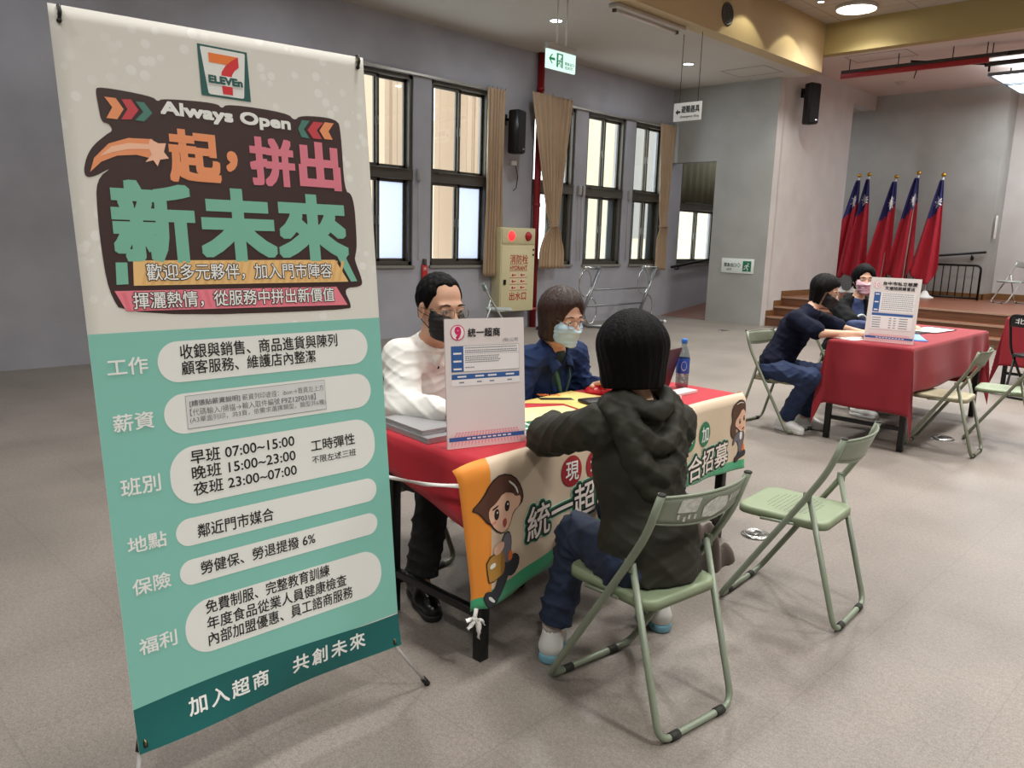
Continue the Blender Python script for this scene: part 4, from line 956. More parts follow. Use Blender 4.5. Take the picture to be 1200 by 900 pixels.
cloth_over('tablecloth', A3, L2, D2, 1.9, .6, ZT2, (.55, .55, .55, .55), m_dred, 'dark red tablecloth on the table behind the black chair', amp=.016, freq=12, seed=3.0)
# ================================================================ THINGS ON AND ALONG THE WALLS
m_curt = mat('tan_curtain', 'b39a7d', .8, sheen=.3, noise_amt=.05, nscale=3)
def curtain(y0, y1, z0, z1, tie, x, label, pleats, open_top=1.0, lean=0.0, tiew=.16):
    c = V((x, (y0+y1)/2, z1)); o = empty('curtain', c, label, 'curtain'); b = B(); W = y1-y0
    def f(s, t):
        z = z1 + (z0-z1)*t
        if tie is None: k = 1 - .05*math.sin(t*PI)
        else:
            tt = (z1-tie)/(z1-z0); d = abs(t-tt)
            k = tiew + (1-tiew)*min(1, (d/(tt if t < tt else (1-tt)*1.6)))**(.75 if t < tt else .6)
            if t > tt: k = min(k, .62)
        yc = (y0+y1)/2 + lean*min(1, t*1.3)
        y = yc + (s-.5)*W*k
        ph = s*pleats*2*PI
        a = .028 if tie is None else .022*(1.3-k*.6)
        xx = x + a*math.sin(ph+.6*math.sin(t*5+s*9)) + a*.4*math.sin(ph*2.3+t*3) + (.03*math.exp(-((z-(tie or -9))/.12)**2))
        return V((xx, y, z)) - c
    b.grid(int(pleats*9), 44, f); b.build('cloth', m_curt, o, solid=.004)
    if tie is not None:
        yc = (y0+y1)/2 + lean*min(1, (z1-tie)/(z1-z0)*1.3); w = W*tiew/2+.02
        B().tube([(x+.05*math.cos(a)+.02-c.x, yc+w*math.sin(a)-c.y, tie-c.z+.01*math.cos(3*a)) for a in [2*PI*i/20 for i in range(20)]], .013, 8, closed=True).build('tie_band', mat('tie_band', 'a48a6c', .8), o)
    for i in range(5): B().tube([(0, (i/4-.5)*W*.92, .0), (0, (i/4-.5)*W*.92, .03)], .006, 6).build('hook', m_steel, o)
    return o
curtain(8.55, 8.94, .86, 3.66, None, XW+.10, 'tan pleated curtain hanging straight beside the red hydrant cabinet lights and wall speaker', 6)
curtain(9.36, 10.34, .98, 3.70, 1.66, XW+.24, 'wide tan curtain tied in the middle in front of the red pipe', 8, lean=.12, tiew=.16)
curtain(13.02, 13.56, .92, 3.66, 1.75, XW+.13, 'tan curtain tied in the middle in the corner by the doorway', 6, lean=-.0, tiew=.42)
# red riser pipe
o = empty('red_pipe', (XW+.07, 9.74, 0), 'dark red vertical fire pipe on the window wall', 'pipe')
m_pipe = mat('pipe_red', '8c1620', .4); B().tube([(0, 0, 0), (0, 0, ZC)], .055, 16).build('riser', m_pipe, o)
for z in (.3, 2.0, 3.8): B().tube([(0, 0, z-.03), (0, 0, z+.03)], .062, 16).build('collar', m_pipe, o)
# hydrant cabinet
o = empty('hydrant_cabinet', (-9.045, 9.2, .30), 'cream fire hydrant cabinet with red writing and two red lights', 'cabinet')
m_hyd = mat('hydrant_cream', 'd8d0a6', .45, noise_amt=.02); hx = .105
B().box((0, 0, .66), (.205, .78, 1.32), bev=.012).build('body', m_hyd, o)
B().box((hx, 0, .52), (.014, .74, 1.03), bev=.005).build('door', m_hyd, o)
hfn = plane_fn((hx+.008, -.37, 0), (0, 1, 0), (0, 0, 1)); m_rw = mat('red_writing', 'b5342a', .5)
B().box((hx+.004, 0, 1.18), (.014, .74, .22), bev=.004).build('upper_panel', m_hyd, o)
for y, mt_, nm in ((-.17, emis('red_lamp', 'ff2a30', 2.2), 'alarm_light'), (.21, mat('bell_red', 'b3202a', .35), 'alarm_bell')):
    q = B().lathe([(.001, .045), (.05, .035), (.072, .01), (.075, 0)], 22, axis='X', c=(hx+.01, y, 1.19), caps=False).build(nm, mt_, o)
b = B(); text(b, '消防栓', hfn, (.185, .76, .59, .90), .001, bold=.012); text(b, 'HYDRANT', hfn, (.19, .66, .58, .725), .001, bold=.025); text(b, '出水口', hfn, (.19, .18, .57, .31), .001, bold=.02)
for z in (.745, .645, .535, .43, .335): b.flat([(.18, z), (.59, z), (.59, z+.006), (.18, z+.006)], hfn, .001)
for i in range(3):
    for j in range(2):
        u = .20+j*.20; z = .345+i*.1; b.flat(rrect(u, z, u+.15, z+.075, .02), hfn, .0008, 1); b.flat(circ(u+.05, z+.035, .022, n=10), hfn, .0012, 0); b.flat([(u+.07, z+.02), (u+.13, z+.03), (u+.125, z+.045), (u+.08, z+.04)], hfn, .0012)
b.build('printed_lettering', [m_rw, mat('hydrant_panel', 'e6d3b4', .5)], o)
B().box((hx+.015, -.30, .47), (.016, .05, .08), bev=.004).build('door_latch', m_black, o)
for z in (.98, .9): B().box((hx+.012, .34, z), (.01, .03, .03), bev=.002).build('hinge', m_black, o)
# speakers
def speaker(c, rz, h, label):
    o = empty('wall_speaker', c, label, 'speaker', rz)
    b = B(); t = bmesh.new(); bmesh.ops.create_cube(t, size=1)
    for v in t.verts:
        v.co.x *= .2; v.co.z *= h; v.co.y *= .24 if v.co.x > 0 else .17
    bmesh.ops.bevel(t, geom=t.edges[:], offset=.015, segments=2, affect='EDGES'); b.join(t, 0, True); b.build('cabinet', m_blackp, o)
    B().box((.103, 0, .0), (.012, .215, h-.04), bev=.004).build('grille', mat('grille_black', '0c0c0d', .7, bump=.4, bscale=900), o)
    B().box((.111, .05, -h/2+.07), (.004, .04, .02)).build('badge', mat('badge_silver', 'b8b8b8', .3, .8), o)
    B().tube([(-.1, 0, h*.3), (-.19, 0, h*.3)], .02, 8).box((-.2, 0, h*.3), (.02, .1, .16), bev=.003).build('bracket', m_black, o)
    return o
speaker((XW+.22, 9.06, 3.06), .25, .64, 'black wall speaker on the window wall beside the straight curtain')
o = speaker((XS+.22, 14.35, 3.98), -.35, .70, 'black wall speaker high on the pale stage side wall')
o = empty('wall_socket', (XW, 9.22, 2.62), 'small white box with a thin cable under the wall speaker', 'socket')
B().box((.02, 0, 0), (.04, .12, .07), bev=.005).build('box', m_white, o); B().tube([(.03, .04, -.03), (.03, .1, -.2), (.02, .08, -.38), (.02, .02, -.42)], .006, 6).build('cable', m_black, o)
# hanging green exit sign
def running_man(b, fn, u, v, s, mi):
    b.flat(circ(u+.16*s, v+.78*s, .085*s, n=12), fn, .0012, mi)
    b.flat([(u-.02*s, v+.66*s), (u+.12*s, v+.68*s), (u+.02*s, v+.34*s), (u-.14*s, v+.30*s)], fn, .0012, mi)
    b.flat([(u+.10*s, v+.66*s), (u+.30*s, v+.48*s), (u+.26*s, v+.42*s), (u+.06*s, v+.56*s)], fn, .0012, mi)
    b.flat([(u-.02*s, v+.66*s), (u-.26*s, v+.56*s), (u-.32*s, v+.40*s), (u-.25*s, v+.38*s), (u-.2*s, v+.5*s), (u, v+.56*s)], fn, .0012, mi)
    b.flat([(u-.0*s, v+.36*s), (u+.18*s, v+.22*s), (u+.14*s, v+.0*s), (u+.05*s, v+.0*s), (u+.08*s, v+.2*s), (u-.14*s, v+.32*s)], fn, .0012, mi)
    b.flat([(u-.14*s, v+.32*s), (u-.2*s, v+.16*s), (u-.42*s, v+.12*s), (u-.42*s, v+.2*s), (u-.26*s, v+.24*s), (u-.18*s, v+.34*s)], fn, .0012, mi)
# the sign plane from the photo: corners measured at about 7.9 m
P0, P1 = V((-6.85, 7.41, 0)), V((-6.85, 7.96, 0))
sd = (P1-P0).normalized(); o = empty('exit_sign', (-6.85, 7.685, 3.77), 'hanging lit green exit sign with arrow and running figure', 'sign'); ol = o.location
m_sgn = emis('sign_face', 'd8f4ea', 1.0); m_sgreen = mat('sign_green', '0f9a63', .5, emit='0f9a63', estr=.35)
nrm = V((sd.y, -sd.x, 0)); SR = Matrix((sd, nrm, V((0, 0, 1)))).transposed()
B().box((0, 0, -.02), (.54, .07, .075), SR, bev=.008).build('housing', mat('sign_housing', 'a9a9a4', .4, .3), o)
B().box((0, 0, -.165), (.53, .03, .22), SR, bev=.002).build('face', m_sgn, o)
sfn = plane_fn(tuple(nrm*.0155 - sd*.265 + V((0, 0, -.272))), tuple(sd), (0, 0, 1)); b = B()
b.flat([(.035, .11), (.085, .165), (.105, .165), (.07, .125), (.145, .125), (.145, .097), (.07, .097), (.105, .057), (.085, .057)], sfn, .001)
b.flat([(.175, .03), (.205, .03), (.205, .19), (.175, .19)], sfn, .001); b.flat([(.265, .03), (.29, .03), (.29, .19), (.265, .19)], sfn, .001); b.flat([(.205, .175), (.265, .175), (.265, .19), (.205, .19)], sfn, .001)
running_man(b, sfn, .235, .035, .125, 0); text(b, '緊急出口', sfn, (.33, .075, .50, .11), .001, bold=.02); text(b, 'EXIT', sfn, (.34, .03, .48, .06), .001, bold=.02)
b.build('printed_symbol', m_sgreen, o)
for k in (-.08, .09): B().tube([sd*k+V((0, 0, .015)), sd*k+V((0, 0, ZC-3.77))], .011, 8).build('hanging_rod', m_white, o)
# hanging white sign
Q0, Q1 = V((-6.80, 10.1, 3.19)), V((-6.34, 10.1, 3.19)); o = empty('direction_sign', (-6.56, 10.1, 3.30), 'white hanging sign with black arrow and black characters', 'sign')
B().box((0, 0, 0), (.455, .012, .25), bev=.002).build('panel', m_white, o)
b = B(); wfn = plane_fn((-.227, -.0065, -.125), (1, 0, 0), (0, 0, 1)); b.flat([(.03, .125), (.075, .165), (.075, .14), (.115, .14), (.115, .11), (.075, .11), (.075, .085)], wfn, .001)
text(b, '避難器具', wfn, (.13, .11, .425, .205), .001, bold=.03); text(b, 'Emergency Sling', wfn, (.12, .035, .42, .075), .001, bold=.01); b.build('printed_lettering', m_ink, o)
for x in (-.14, .16): B().tube([(x, 0, .12), (x, 0, ZC-3.30)], .004, 6).build('hanging_wire', m_black, o)
# wall exit sign
o = empty('exit_sign', (-7.515, YE-.008, 1.07), 'white wall sign with green arrow and running figure on the grey end wall', 'sign')
B().box((0, 0, 0), (.66, .014, .27), bev=.002).build('panel', mat('sign_white', 'e6ece8', .4), o)
fn = plane_fn((-.33, -.008, -.135), (1, 0, 0), (0, 0, 1)); b = B(); b.flat([(.44, .04), (.61, .04), (.61, .23), (.44, .23)], fn, .0005, 0); running_man(b, fn, .525, .055, .16, 1)
text(b, '緊急出口', fn, (.06, .115, .30, .185), .001, 2, bold=.025); text(b, 'EXIT', fn, (.12, .05, .22, .085), .001, 2, bold=.02)
for q in ([(.31, .17), (.35, .17), (.35, .20), (.40, .15), (.35, .10), (.35, .13), (.31, .13)],): b.flat(q, fn, .001, 0); b.flat([(.318, .162), (.357, .162), (.357, .182), (.388, .15), (.357, .118), (.357, .138), (.318, .138)], fn, .0014, 3)
b.build('printed_symbol', [mat('deep_green', '0d7050', .5), m_white, mat('dark_text', '2c3a36', .5), mat('sign_white')], o)
# red paper charm and small holder by the window
o = empty('red_tag', (XW+.03, 7.44, .93), 'small red hanging tag with pale characters under the window winch', 'tag')
B().box((0, 0, -.02), (.02, .10, .26), bev=.004).build('card', mat('charm_red', 'c4252a', .5), o); b = B(); text(b, '大', plane_fn((.011, -.03, .03), (0, 1, 0), (0, 0, 1)), (0, 0, .06, .05), .001, bold=.03); b.build('printed_lettering', mat('charm_ink', 'e6d0c0', .5), o)
B().box((0, 0.0, .15), (.04, .05, .09), bev=.006).build('holder', m_frame, o)
# steel exercise stand
m_chrome = mat('chrome', 'c4c7c8', .22, .9); m_gsteel = mat('grey_steel', '84888b', .35, .7)
def Zframe(y):
    return [V((-8.75, y-.42, 1.02)), V((-8.75, y+.02, 1.0)), V((-8.55, y-.35, .05))]
o = empty('exercise_stand', (-8.6, 11.4, 0), 'grey steel exercise stand with chrome rings and slanted posts by the windows', 'exercise stand'); ol = o.location
for y in (10.88, 12.55):
    top = V((-8.60, y, .99)); bot = V((-8.63, y-.50, .035))
    B().tube([bot-ol, top-ol], .030, 12).build('post', m_gsteel, o)
    B().tube([top-ol, top-ol+V((.05, -.5, .02))], .024, 12).build('handle_bar', m_chrome, o)
    B().tube([bot-ol, bot-ol+V((.42, .28, -.0))], .030, 12).build('foot', m_gsteel, o); B().ball(bot-ol+V((.43, .287, 0)), .034).build('end_cap', m_white, o)
    for f_, dy in ((.72, -.23), (.22, .21)):
        c = bot.lerp(top, f_)-ol+V((.0, dy, .02)); B().tube([c+V((.0, .16*math.cos(a), .22*math.sin(a))) for a in [2*PI*i/28 for i in range(28)]], .014, 8, closed=True).build('ring', m_chrome, o)
for f_ in (.62, .33):
    p = V((-8.63, 10.38, .035)).lerp(V((-8.60, 10.88, .99)), f_); q = p+V((0, 1.67, 0)); B().tube([p-ol, q-ol], .016, 8).build('rail', m_gsteel, o)
B().tube([V((-8.9, 10.55, .75))-ol, V((-8.9, 13.0, .75))-ol], .001, 4) if False else None
o = empty('floor_cable', (-8.75, 9.9, 0), 'loose coil of black cable on the floor by the red pipe', 'cable')
B().tube([(.12*math.cos(a)*(1+.25*math.sin(a*2.7))+.03*a/6, .42*math.sin(a)*(1+.2*math.cos(a*1.9)), .012+.006*(i % 7)) for i, a in enumerate([k*.26 for k in range(84)])], .012, 6).build('coil', m_blackp, o)
# floor boxes
for x, y, r in ((-1.83, 3.73, .075), (-6.92, 12.23, .09), (-1.87, 6.88, .09)):
    o = empty('floor_outlet', (x, y, 0), {-1.83: 'round chrome floor outlet beside the empty green chair', -6.92: 'dark floor outlet far across the hall before the grey end wall', -1.87: 'dark round floor outlet beneath the chair at the dark red table'}[x], 'floor outlet')
    B().lathe([(.001, .012), (r*.72, .012), (r*.8, .016), (r, .006), (r, 0)], 24, caps=False).build('cover', mat('outlet_steel', 'a9a9a5', .25, .9), o); B().box((0, 0, .013), (r*.5, r*.9, .006), bev=.002).build('lid', m_black if x != -1.83 else mat('outlet_lid', '6c6c6a', .3, .8), o)
# corridor handrail
o = empty('corridor_handrail', (XW, 15.2, .9), 'black handrail on the wall of the side corridor', 'handrail')
B().tube([(.09, -1.45, .07), (.09, 2.4, .5)], .025, 10).build('rail', m_black, o)
for y in (-1.2, .3): B().tube([(.09, y, .09+.11*(y+1.45)-.03), (.09, y, .0+.11*(y+1.45)), (0, y, -.0+.11*(y+1.45))], .012, 8).build('bracket', m_black, o)

# ================================================================ ON THE STAGE: flags, railing, handrail
m_fr = mat('flag_red', 'b3152f', .7, sheen=.2); m_fb = mat('flag_blue', '1d2268', .7, sheen=.2); m_fw = mat('flag_white', 'e9e9ee', .7); m_pole = mat('flag_pole', 'dcdcdc', .35); m_gold = mat('gold', 'c79a3a', .3, .8)
def flag(x, y, h, leanx, seed, label, side=1, base=True):
    o = empty('flag', (x, y, .516), label, 'flag', 0, 'national flags on the stage')
    B().lathe([(.001, 0), (.17, 0), (.165, .03), (.09, .06), (.05, .13), (.03, .15), (.001, .15)], 22, caps=False).build('base', m_white, o)
    top = V((leanx, 0, h)); B().tube([(0, 0, .1), top], .015, 10).build('pole', m_pole, o); B().ball(top+V((0, 0, .025)), (.045, .045, .04)).build('finial', m_gold, o)
    L = 2.06; rnd = random.Random(seed); p1, p2 = rnd.random()*6, rnd.random()*6
    def f(s, t):     # s across, t down
        q = top*(1-t*L/h*.98) + V((0, 0, -.07))
        w = .07+.46*t**.8
        yy = -.035 + .045*math.sin(s*12+p1+1.5*t)*(.3+t) + .02*math.sin(s*23+p2)
        lift = .22*max(0, .45-s)/.45*t*t*(1 if seed % 2 else .5) + .30*max(0, s-.72)/.28*t*t
        return q + V((-(.66-s)*w, yy, lift))
    def blue(s, t): return 1 if t < .42-.20*s else 0
    fo = B(); fo.grid(26, 40, f, mfn=blue); c = fo.build('flag_cloth', [m_fr, m_fb], o, solid=.003)
    b = B()     # the part of the white sun that the folds show
    for k in range(12):
        a = 2*PI*k/12
        P = lambda r, aa: f(min(1, max(0, .62+r*1.15*math.cos(aa))), min(.42, max(.02, .21+r*.24*math.sin(aa)))) + V((0, -.006, 0))
        b.bm.faces.new([b.bm.verts.new(P(.30, a)), b.bm.verts.new(P(.17, a+.24)), b.bm.verts.new(P(.10, a)), b.bm.verts.new(P(.17, a-.24))])
    cc = V((0, -.007, 0)); b.flat(circ(.62, .21, .13, .03, 14), lambda u, v, h: f(u, v)+cc, 0)
    b.build('white_sun', m_fw, c)
    return o
for i, (x, hh, ln_) in enumerate(((-7.08, 2.40, .20), (-6.74, 2.42, .06), (-6.24, 2.36, .10), (-5.80, 2.42, .08), (-5.34, 2.37, .08))):
    flag(x, 17.2, hh, ln_, i+3, ['national flag on a white pole, nearest the stage side wall', 'national flag second from the stage side wall, its white pole crossing the cloth', 'national flag in the middle of the row of five', 'national flag fourth from the stage side wall', 'national flag at the open end of the row with its round white base in view'][i])
o = empty('metal_railing', (-5.9, 17.62, .516), 'black metal railing with vertical bars behind the row of flags', 'railing')
B().tube(fillet([(-1.05, 0, 0), (-1.05, 0, .66), (1.40, 0, .68), (1.40, 0, 0)], .10, 5), .022, 10).build('frame', m_black, o)
B().tube([(-1.05, 0, .04), (1.40, 0, .04)], .018, 8).build('bottom_rail', m_black, o)
for i in range(1, 18):
    x = -1.05+2.45*i/18; B().tube([(x, 0, .04), (x, 0, .67)], .011, 8).build('bar', m_black, o)
o = empty('wall_handrail', (-5.9, 17.9, 1.28), 'black handrail on the back wall of the stage, sloping behind the flags', 'handrail')
B().tube([(-1.4, -.08, -.14), (1.40, -.08, .18)], .024, 10).build('rail', m_black, o)
for x in (-1.1, -.1, 1.15): B().tube([(x, -.08, .02+.114*x-.03), (x, -.08, -.08+.114*x), (x, 0, -.08+.114*x)], .012, 8).build('bracket', m_black, o); B().ball((x, -.03, -.08+.114*x), (.03, .03, .045)).build('bracket_plate', m_black, o)
o = empty('light_switch', (-4.44, 18.2, 1.95), 'small white switch plate on the edge of the stage back wall', 'switch')
B().box((0, -.28, 0), (.09, .012, .44), bev=.004).build('plate', m_white, o) if False else B().box((.0, -.2, 0), (.014, .12, .44), bev=.004).build('plate', m_white, o)
# clear box on the table behind the black chair
o = empty('plastic_box', (-2.02, 11.35, ZT2+.004), 'clear plastic box with green contents on the far red table', 'box'); g_ = glass_mat('clear_plastic', 'e2efe8', .12)
B().box((0, 0, .17), (.42, .42, .34), bev=.01).build('box', g_, o); B().box((0, 0, .05), (.39, .39, .09), bev=.02).build('contents', mat('green_contents', '8fae7c', .7, noise_amt=.3, nscale=30), o); B().box((0, 0, .35), (.44, .44, .03), bev=.008).build('lid', mat('clear_lid', 'c6d2c8', .4), o)

# ================================================================ ON THE TABLES
def sign_board(P0, P1, H, lean, label, number, title, sub, t2=False):
    P0, P1 = V(P0), V(P1); u = (P1-P0).to_3d(); W = u.length; u.normalize(); n = V((u.y, -u.x, 0)); z = P0.z
    up = (V((0, 0, 1))*math.cos(lean) - n*math.sin(lean)); c = (P0+P1)/2
    o = empty('sign_board', c, label, 'sign'); f0 = plane_fn(tuple(P0-c), tuple(u), tuple(up)); k = W/.32
    b = B(); b.prism([(0, 0), (W, 0), (W, H), (0, H)], f0, -.006, 0); bd = b.build('board', mat('foam_board', 'e6dedb', .5), o)
    fn = lambda a, bb, h: f0(a*W, bb*H, h+.0006)
    ink = [mat('board_ink', '232126', .5), mat('board_blue', '35609f', .5), mat('board_pink', 'e6a5ae', .5), mat('board_magenta', 'd8286a', .5), mat('board_grey', '8a8a90', .5), mat('board_white', 'f1edec', .5), mat('board_pale', 'e8d3d2', .5)]
    b = B(); R = lambda x0, y0, x1, y1, mi, h=.0004: b.flat([(x0, y0), (x1, y0), (x1, y1), (x0, y1)], fn, h, mi)
    R(.0, .0, 1, .10, 6, .0002)
    for i in range(22): b.flat([(.03+i*.043, .018), (.05+i*.043, .018), (.5+(i-10.5)*.036+.012, .125), (.5+(i-10.5)*.036-.012, .125)], fn, .0005, 2)
    for j in range(4): R(0.02, .022+j*.028, .98, .027+j*.028, 6, .0006)
    R(.02, .055, .98, .088, 1, .0008)
    for i in range(9): R(.24+i*.065, .066, .285+i*.065, .077, 5, .001)
    a = W/H*1.0
    if not t2:
        R(.07, .595, .22, .79, 1); R(.22, .595, .93, .79, 5, .0003)
        for (x0, y0, x1, y1) in ((.07, .79, .93, .793), (.07, .592, .93, .595), (.927, .595, .93, .79), (.22, .725, .93, .727)): R(x0, y0, x1, y1, 4, .0006)
        for y in (.775, .755, .74, .71, .695, .68, .665, .625):
            x = .24
            while x < (.90 if y > .73 else .66 if y > .65 else .35):
                w_ = .015+.012*random.random(); R(x, y-.004, x+w_, y+.004, 4, .0006); x += w_+.006
        for y in (.735, .675, .615): R(.095, y-.007, .195, y+.007, 5, .0008)
        R(.07, .535, .93, .575, 1); R(.07, .485, .93, .535, 5, .0003)
        for x in (.14, .36, .52, .75): R(x, .549, x+.11, .562, 5, .0008); R(x+.02, .505, x+.08, .516, 4, .0006)
        b.flat(circ(.155, .895, .088, .088*a, 26), fn, .0005, 3); b.flat(circ(.155, .895, .077, .077*a, 26), fn, .0008, 5); text(b, number, fn, (.125, .85, .19, .935), .0012, 3, bold=.06)
        text(b, title, fn, (.28, .86, .685, .925), .0012, 0, bold=.025); text(b, sub, fn, (.72, .808, .915, .842), .0008, 4)
    else:
        R(.10, .47, .23, .77, 1); R(.23, .47, .92, .77, 5, .0003)
        for i in range(9):
            x = .27; y = .75-i*.03
            while x < .88: w_ = .02+.02*random.random(); R(x, y-.005, x+w_, y+.005, 4, .0006); x += w_+.01
        for y in (.74, .62, .50): R(.125, y-.009, .205, y+.009, 5, .0008)
        R(.10, .41, .92, .45, 1); R(.10, .20, .92, .41, 5, .0003)
        for i in range(5):
            for x, w_ in ((.12, .17), (.46, .05), (.55, .05), (.66, .17)): R(x, .225+i*.036, x+w_, .238+i*.036, 4, .0006)
        b.flat(circ(.14, .885, .085, .085*a, 24), fn, .0005, 2); b.flat(circ(.14, .885, .074, .074*a, 24), fn, .0008, 5); text(b, number, fn, (.09, .855, .19, .915), .0012, 2, bold=.03)
        text(b, title, fn, (.25, .885, .93, .94), .0012, 0, bold=.03); text(b, sub, fn, (.30, .815, .89, .865), .0012, 0, bold=.03)
    b.build('printed_face', ink, bd)
    B().tube([f0(W/2, H*.6, -.006), f0(W/2, 0, 0)-n*.13], .006, 6).build('strut', m_blackp, o)
    return o
sign_board((-2.035, 1.772, TZ), (-1.948, 2.075, TZ), .455, .10, 'white job notice board with a pink number 9 on the bright red table', '9', '統一超商', '(股)公司')
z2 = ZT2+.006
sign_board((-2.33, 6.23, z2), (-1.985, 6.28, z2), .485, .10, 'white job notice board with pink circle standing on the dark red table', '10', '台中市私立慈愛', '文理短期補習班', True)
def paper(P, m, label, th=.0012, nm='paper', cat='paper', extra=None, group=None):
    c = sum((V((*p, 0)) for p in P), V((0, 0, 0)))/len(P); c.z = extra or TZ; o = empty(nm, c, label, cat, 0, group)
    b = B(); b.prism([(p[0]-c.x, p[1]-c.y) for p in P], lambda u, v, h: V((u, v, h)), 0, th); s = b.build('sheet', m, o); return o, s, c
m_yp = mat('yellow_paper', 'e9e0a2', .6); m_yp2 = mat('yellow_poster', 'e6c978', .5); m_wp = mat('white_paper', 'ece9e6', .6); m_gp = mat('green_print', '1f8057', .6)
paper([(-2.43, 2.49), (-2.02, 2.37), (-2.03, 2.62), (-2.20, 2.72)], m_yp, 'plain pale yellow sheet on the red table beside the white notice board') if False else None
o, s, c = paper([(-2.42, 2.30), (-2.16, 2.27), (-2.02, 2.60), (-2.27, 2.66)], m_yp, 'plain pale yellow sheet on the red table next to the notice board')
o, s, c = paper([(-2.44, 2.52), (-2.28, 2.675), (-2.02, 2.615), (-2.15, 2.96), (-2.46, 2.95)][0:1]+[(-2.30, 2.69), (-2.035, 2.625), (-2.165, 2.98), (-2.475, 2.95)], m_yp2, 'yellow printed poster sheet lying before the woman in the navy jacket', .002)
b = B(); pf = plane_fn((-.13, -.09, .0022), (.12, .16, 0), (-.9, .5, 0)); b.flat([(.0, .0), (.16, 0), (.16, .05), (.0, .05)], pf, .0005, 0); b.build('printed_panel', m_ink, s); b = B(); text(b, '徵才', pf, (.02, .09, .14, .14), .0005, 1, bold=.02); b.build('printed_lettering', [m_ink, mat('poster_orange', 'd8702e', .6)], s)
o, s, c = paper([(-2.20, 2.14), (-1.985, 2.12), (-1.91, 2.37), (-2.13, 2.42)], m_wp, 'white leaflet with green print under the forearm of the olive jacket')
b = B(); pf = plane_fn((.09, -.12, .0014), (.22, .97, 0), (-.97, .22, 0))
for i in range(2):
    for j in range(3): b = B(); b.flat(rrect(.02+j*.075, .03+i*.10, .08+j*.075, .11+i*.10, .012), pf, .0004); b.build('printed_square', m_gp, s)
o, s, c = paper([(-2.33, 2.16), (-2.15, 2.15), (-2.14, 2.27), (-2.32, 2.28)], m_wp, 'white sheet between the notice board and the pale yellow sheet')
# two closed silver laptops, one on the other
m_lap = mat('laptop_silver', 'b9bbbe', .35, .5); m_lapd = mat('laptop_port', '2a2b2d', .5)
def closed_laptop(P, z, th, label):
    c = sum((V((*p, 0)) for p in P), V((0, 0, 0)))/4; c.z = z; o = empty('laptop', c, label, 'laptop'); R_ = [(p[0]-c.x, p[1]-c.y) for p in P]
    B().prism(R_, lambda u, v, h: V((u, v, h)), 0, th*.55).build('base', m_lap, o); B().prism([(x*.992, y*.992) for x, y in R_], lambda u, v, h: V((u, v, h)), th*.6, th).build('lid', m_lap, o)
    a, b_ = V((*R_[1], th*.25)), V((*R_[2], th*.25)); d = (b_-a)
    for q in (.55, .68, .8): B().box(a+d*q, (.004, .014, .006)).build('port', m_lapd, o)
    return o
closed_laptop([(-2.42, 1.79), (-2.135, 1.765), (-2.125, 2.00), (-2.41, 2.02)], TZ, .020, 'lower closed silver laptop on the near end of the red table')
closed_laptop([(-2.45, 1.80), (-2.18, 1.775), (-2.17, 1.985), (-2.44, 2.01)], TZ+.0205, .018, 'upper closed silver laptop under the man\'s forearm')
# open laptop, screen seen from behind
o = empty('laptop', (-2.33, 3.275, TZ), 'open laptop with dark maroon lid beside the water bottle', 'laptop'); R_ = Matrix.Rotation(math.radians(62), 4, 'Z')
o.rotation_euler = (0, 0, math.radians(8))
B().box((-.02, 0, .009), (.23, .33, .016), bev=.004).build('base', mat('laptop_white', 'd7d5d2', .4), o)
B().box((.14, 0, .11), (.008, .33, .215), (math.radians(16), 'Y'), bev=.003).build('lid', mat('laptop_maroon', '4a2429', .4), o)
B().box((-.03, 0, .018), (.10, .28, .002)).build('keyboard', m_lapd, o)
# water bottle with blue cap
o = empty('water_bottle', (-2.20, 3.505, TZ), 'clear plastic water bottle with blue cap and blue label', 'bottle')
g_ = glass_mat('bottle_plastic', 'dfe9ee', .14, .05)
B().lathe([(.001, 0), (.028, 0), (.033, .006), (.033, .05), (.031, .056), (.033, .062), (.033, .155), (.031, .165), (.026, .185), (.015, .212), (.013, .216), (.013, .228)], 24, caps=False).build('body', g_, o)
B().lathe([(.0336, .075), (.034, .076), (.034, .152), (.0336, .153)], 24, caps=False).build('label', mat('label_blue', '2a4da0', .4), o)
lf = lambda u, v, h: V(((.0345+h)*math.sin(u/.0345+.75), -(.0345+h)*math.cos(u/.0345+.75), .115+v))
b = B(); b.flat(circ(0, 0, .015, .024, 16), lf, 0); b.build('label_print', mat('label_silver', 'c9cfda', .4), o)
B().lathe([(.001, .006), (.030, .006), (.031, .012), (.031, .068), (.001, .07)], 20, caps=False).build('water', glass_mat('water', 'e6dcdc', .05), o)
B().lathe([(.001, .252), (.0135, .252), (.0155, .249), (.0155, .228), (.001, .227)], 20, caps=False).build('cap', mat('cap_blue', '2f7fd6', .4), o)
o, s, c = paper([(-2.30, 3.36), (-2.08, 3.30), (-2.03, 3.50), (-2.26, 3.56)], m_wp, 'white booklet under the water bottle', .004) if False else (None, None, None)
o, s, c = paper([(-2.15, 3.22), (-2.07, 3.215), (-2.07, 3.45), (-2.145, 3.45)], m_wp, 'narrow white notepad between the laptop and the water bottle', .012, 'notepad', 'notepad')
o = empty('eraser', (-2.015, 3.19, TZ), 'small white and red eraser on the red table by the water bottle', 'eraser'); B().box((0, 0, .011), (.022, .03, .022), bev=.004).build('body', m_white, o); B().box((0, -.004, .0125), (.023, .014, .023), bev=.003).build('sleeve', mat('eraser_red', 'c33a3a', .5), o)
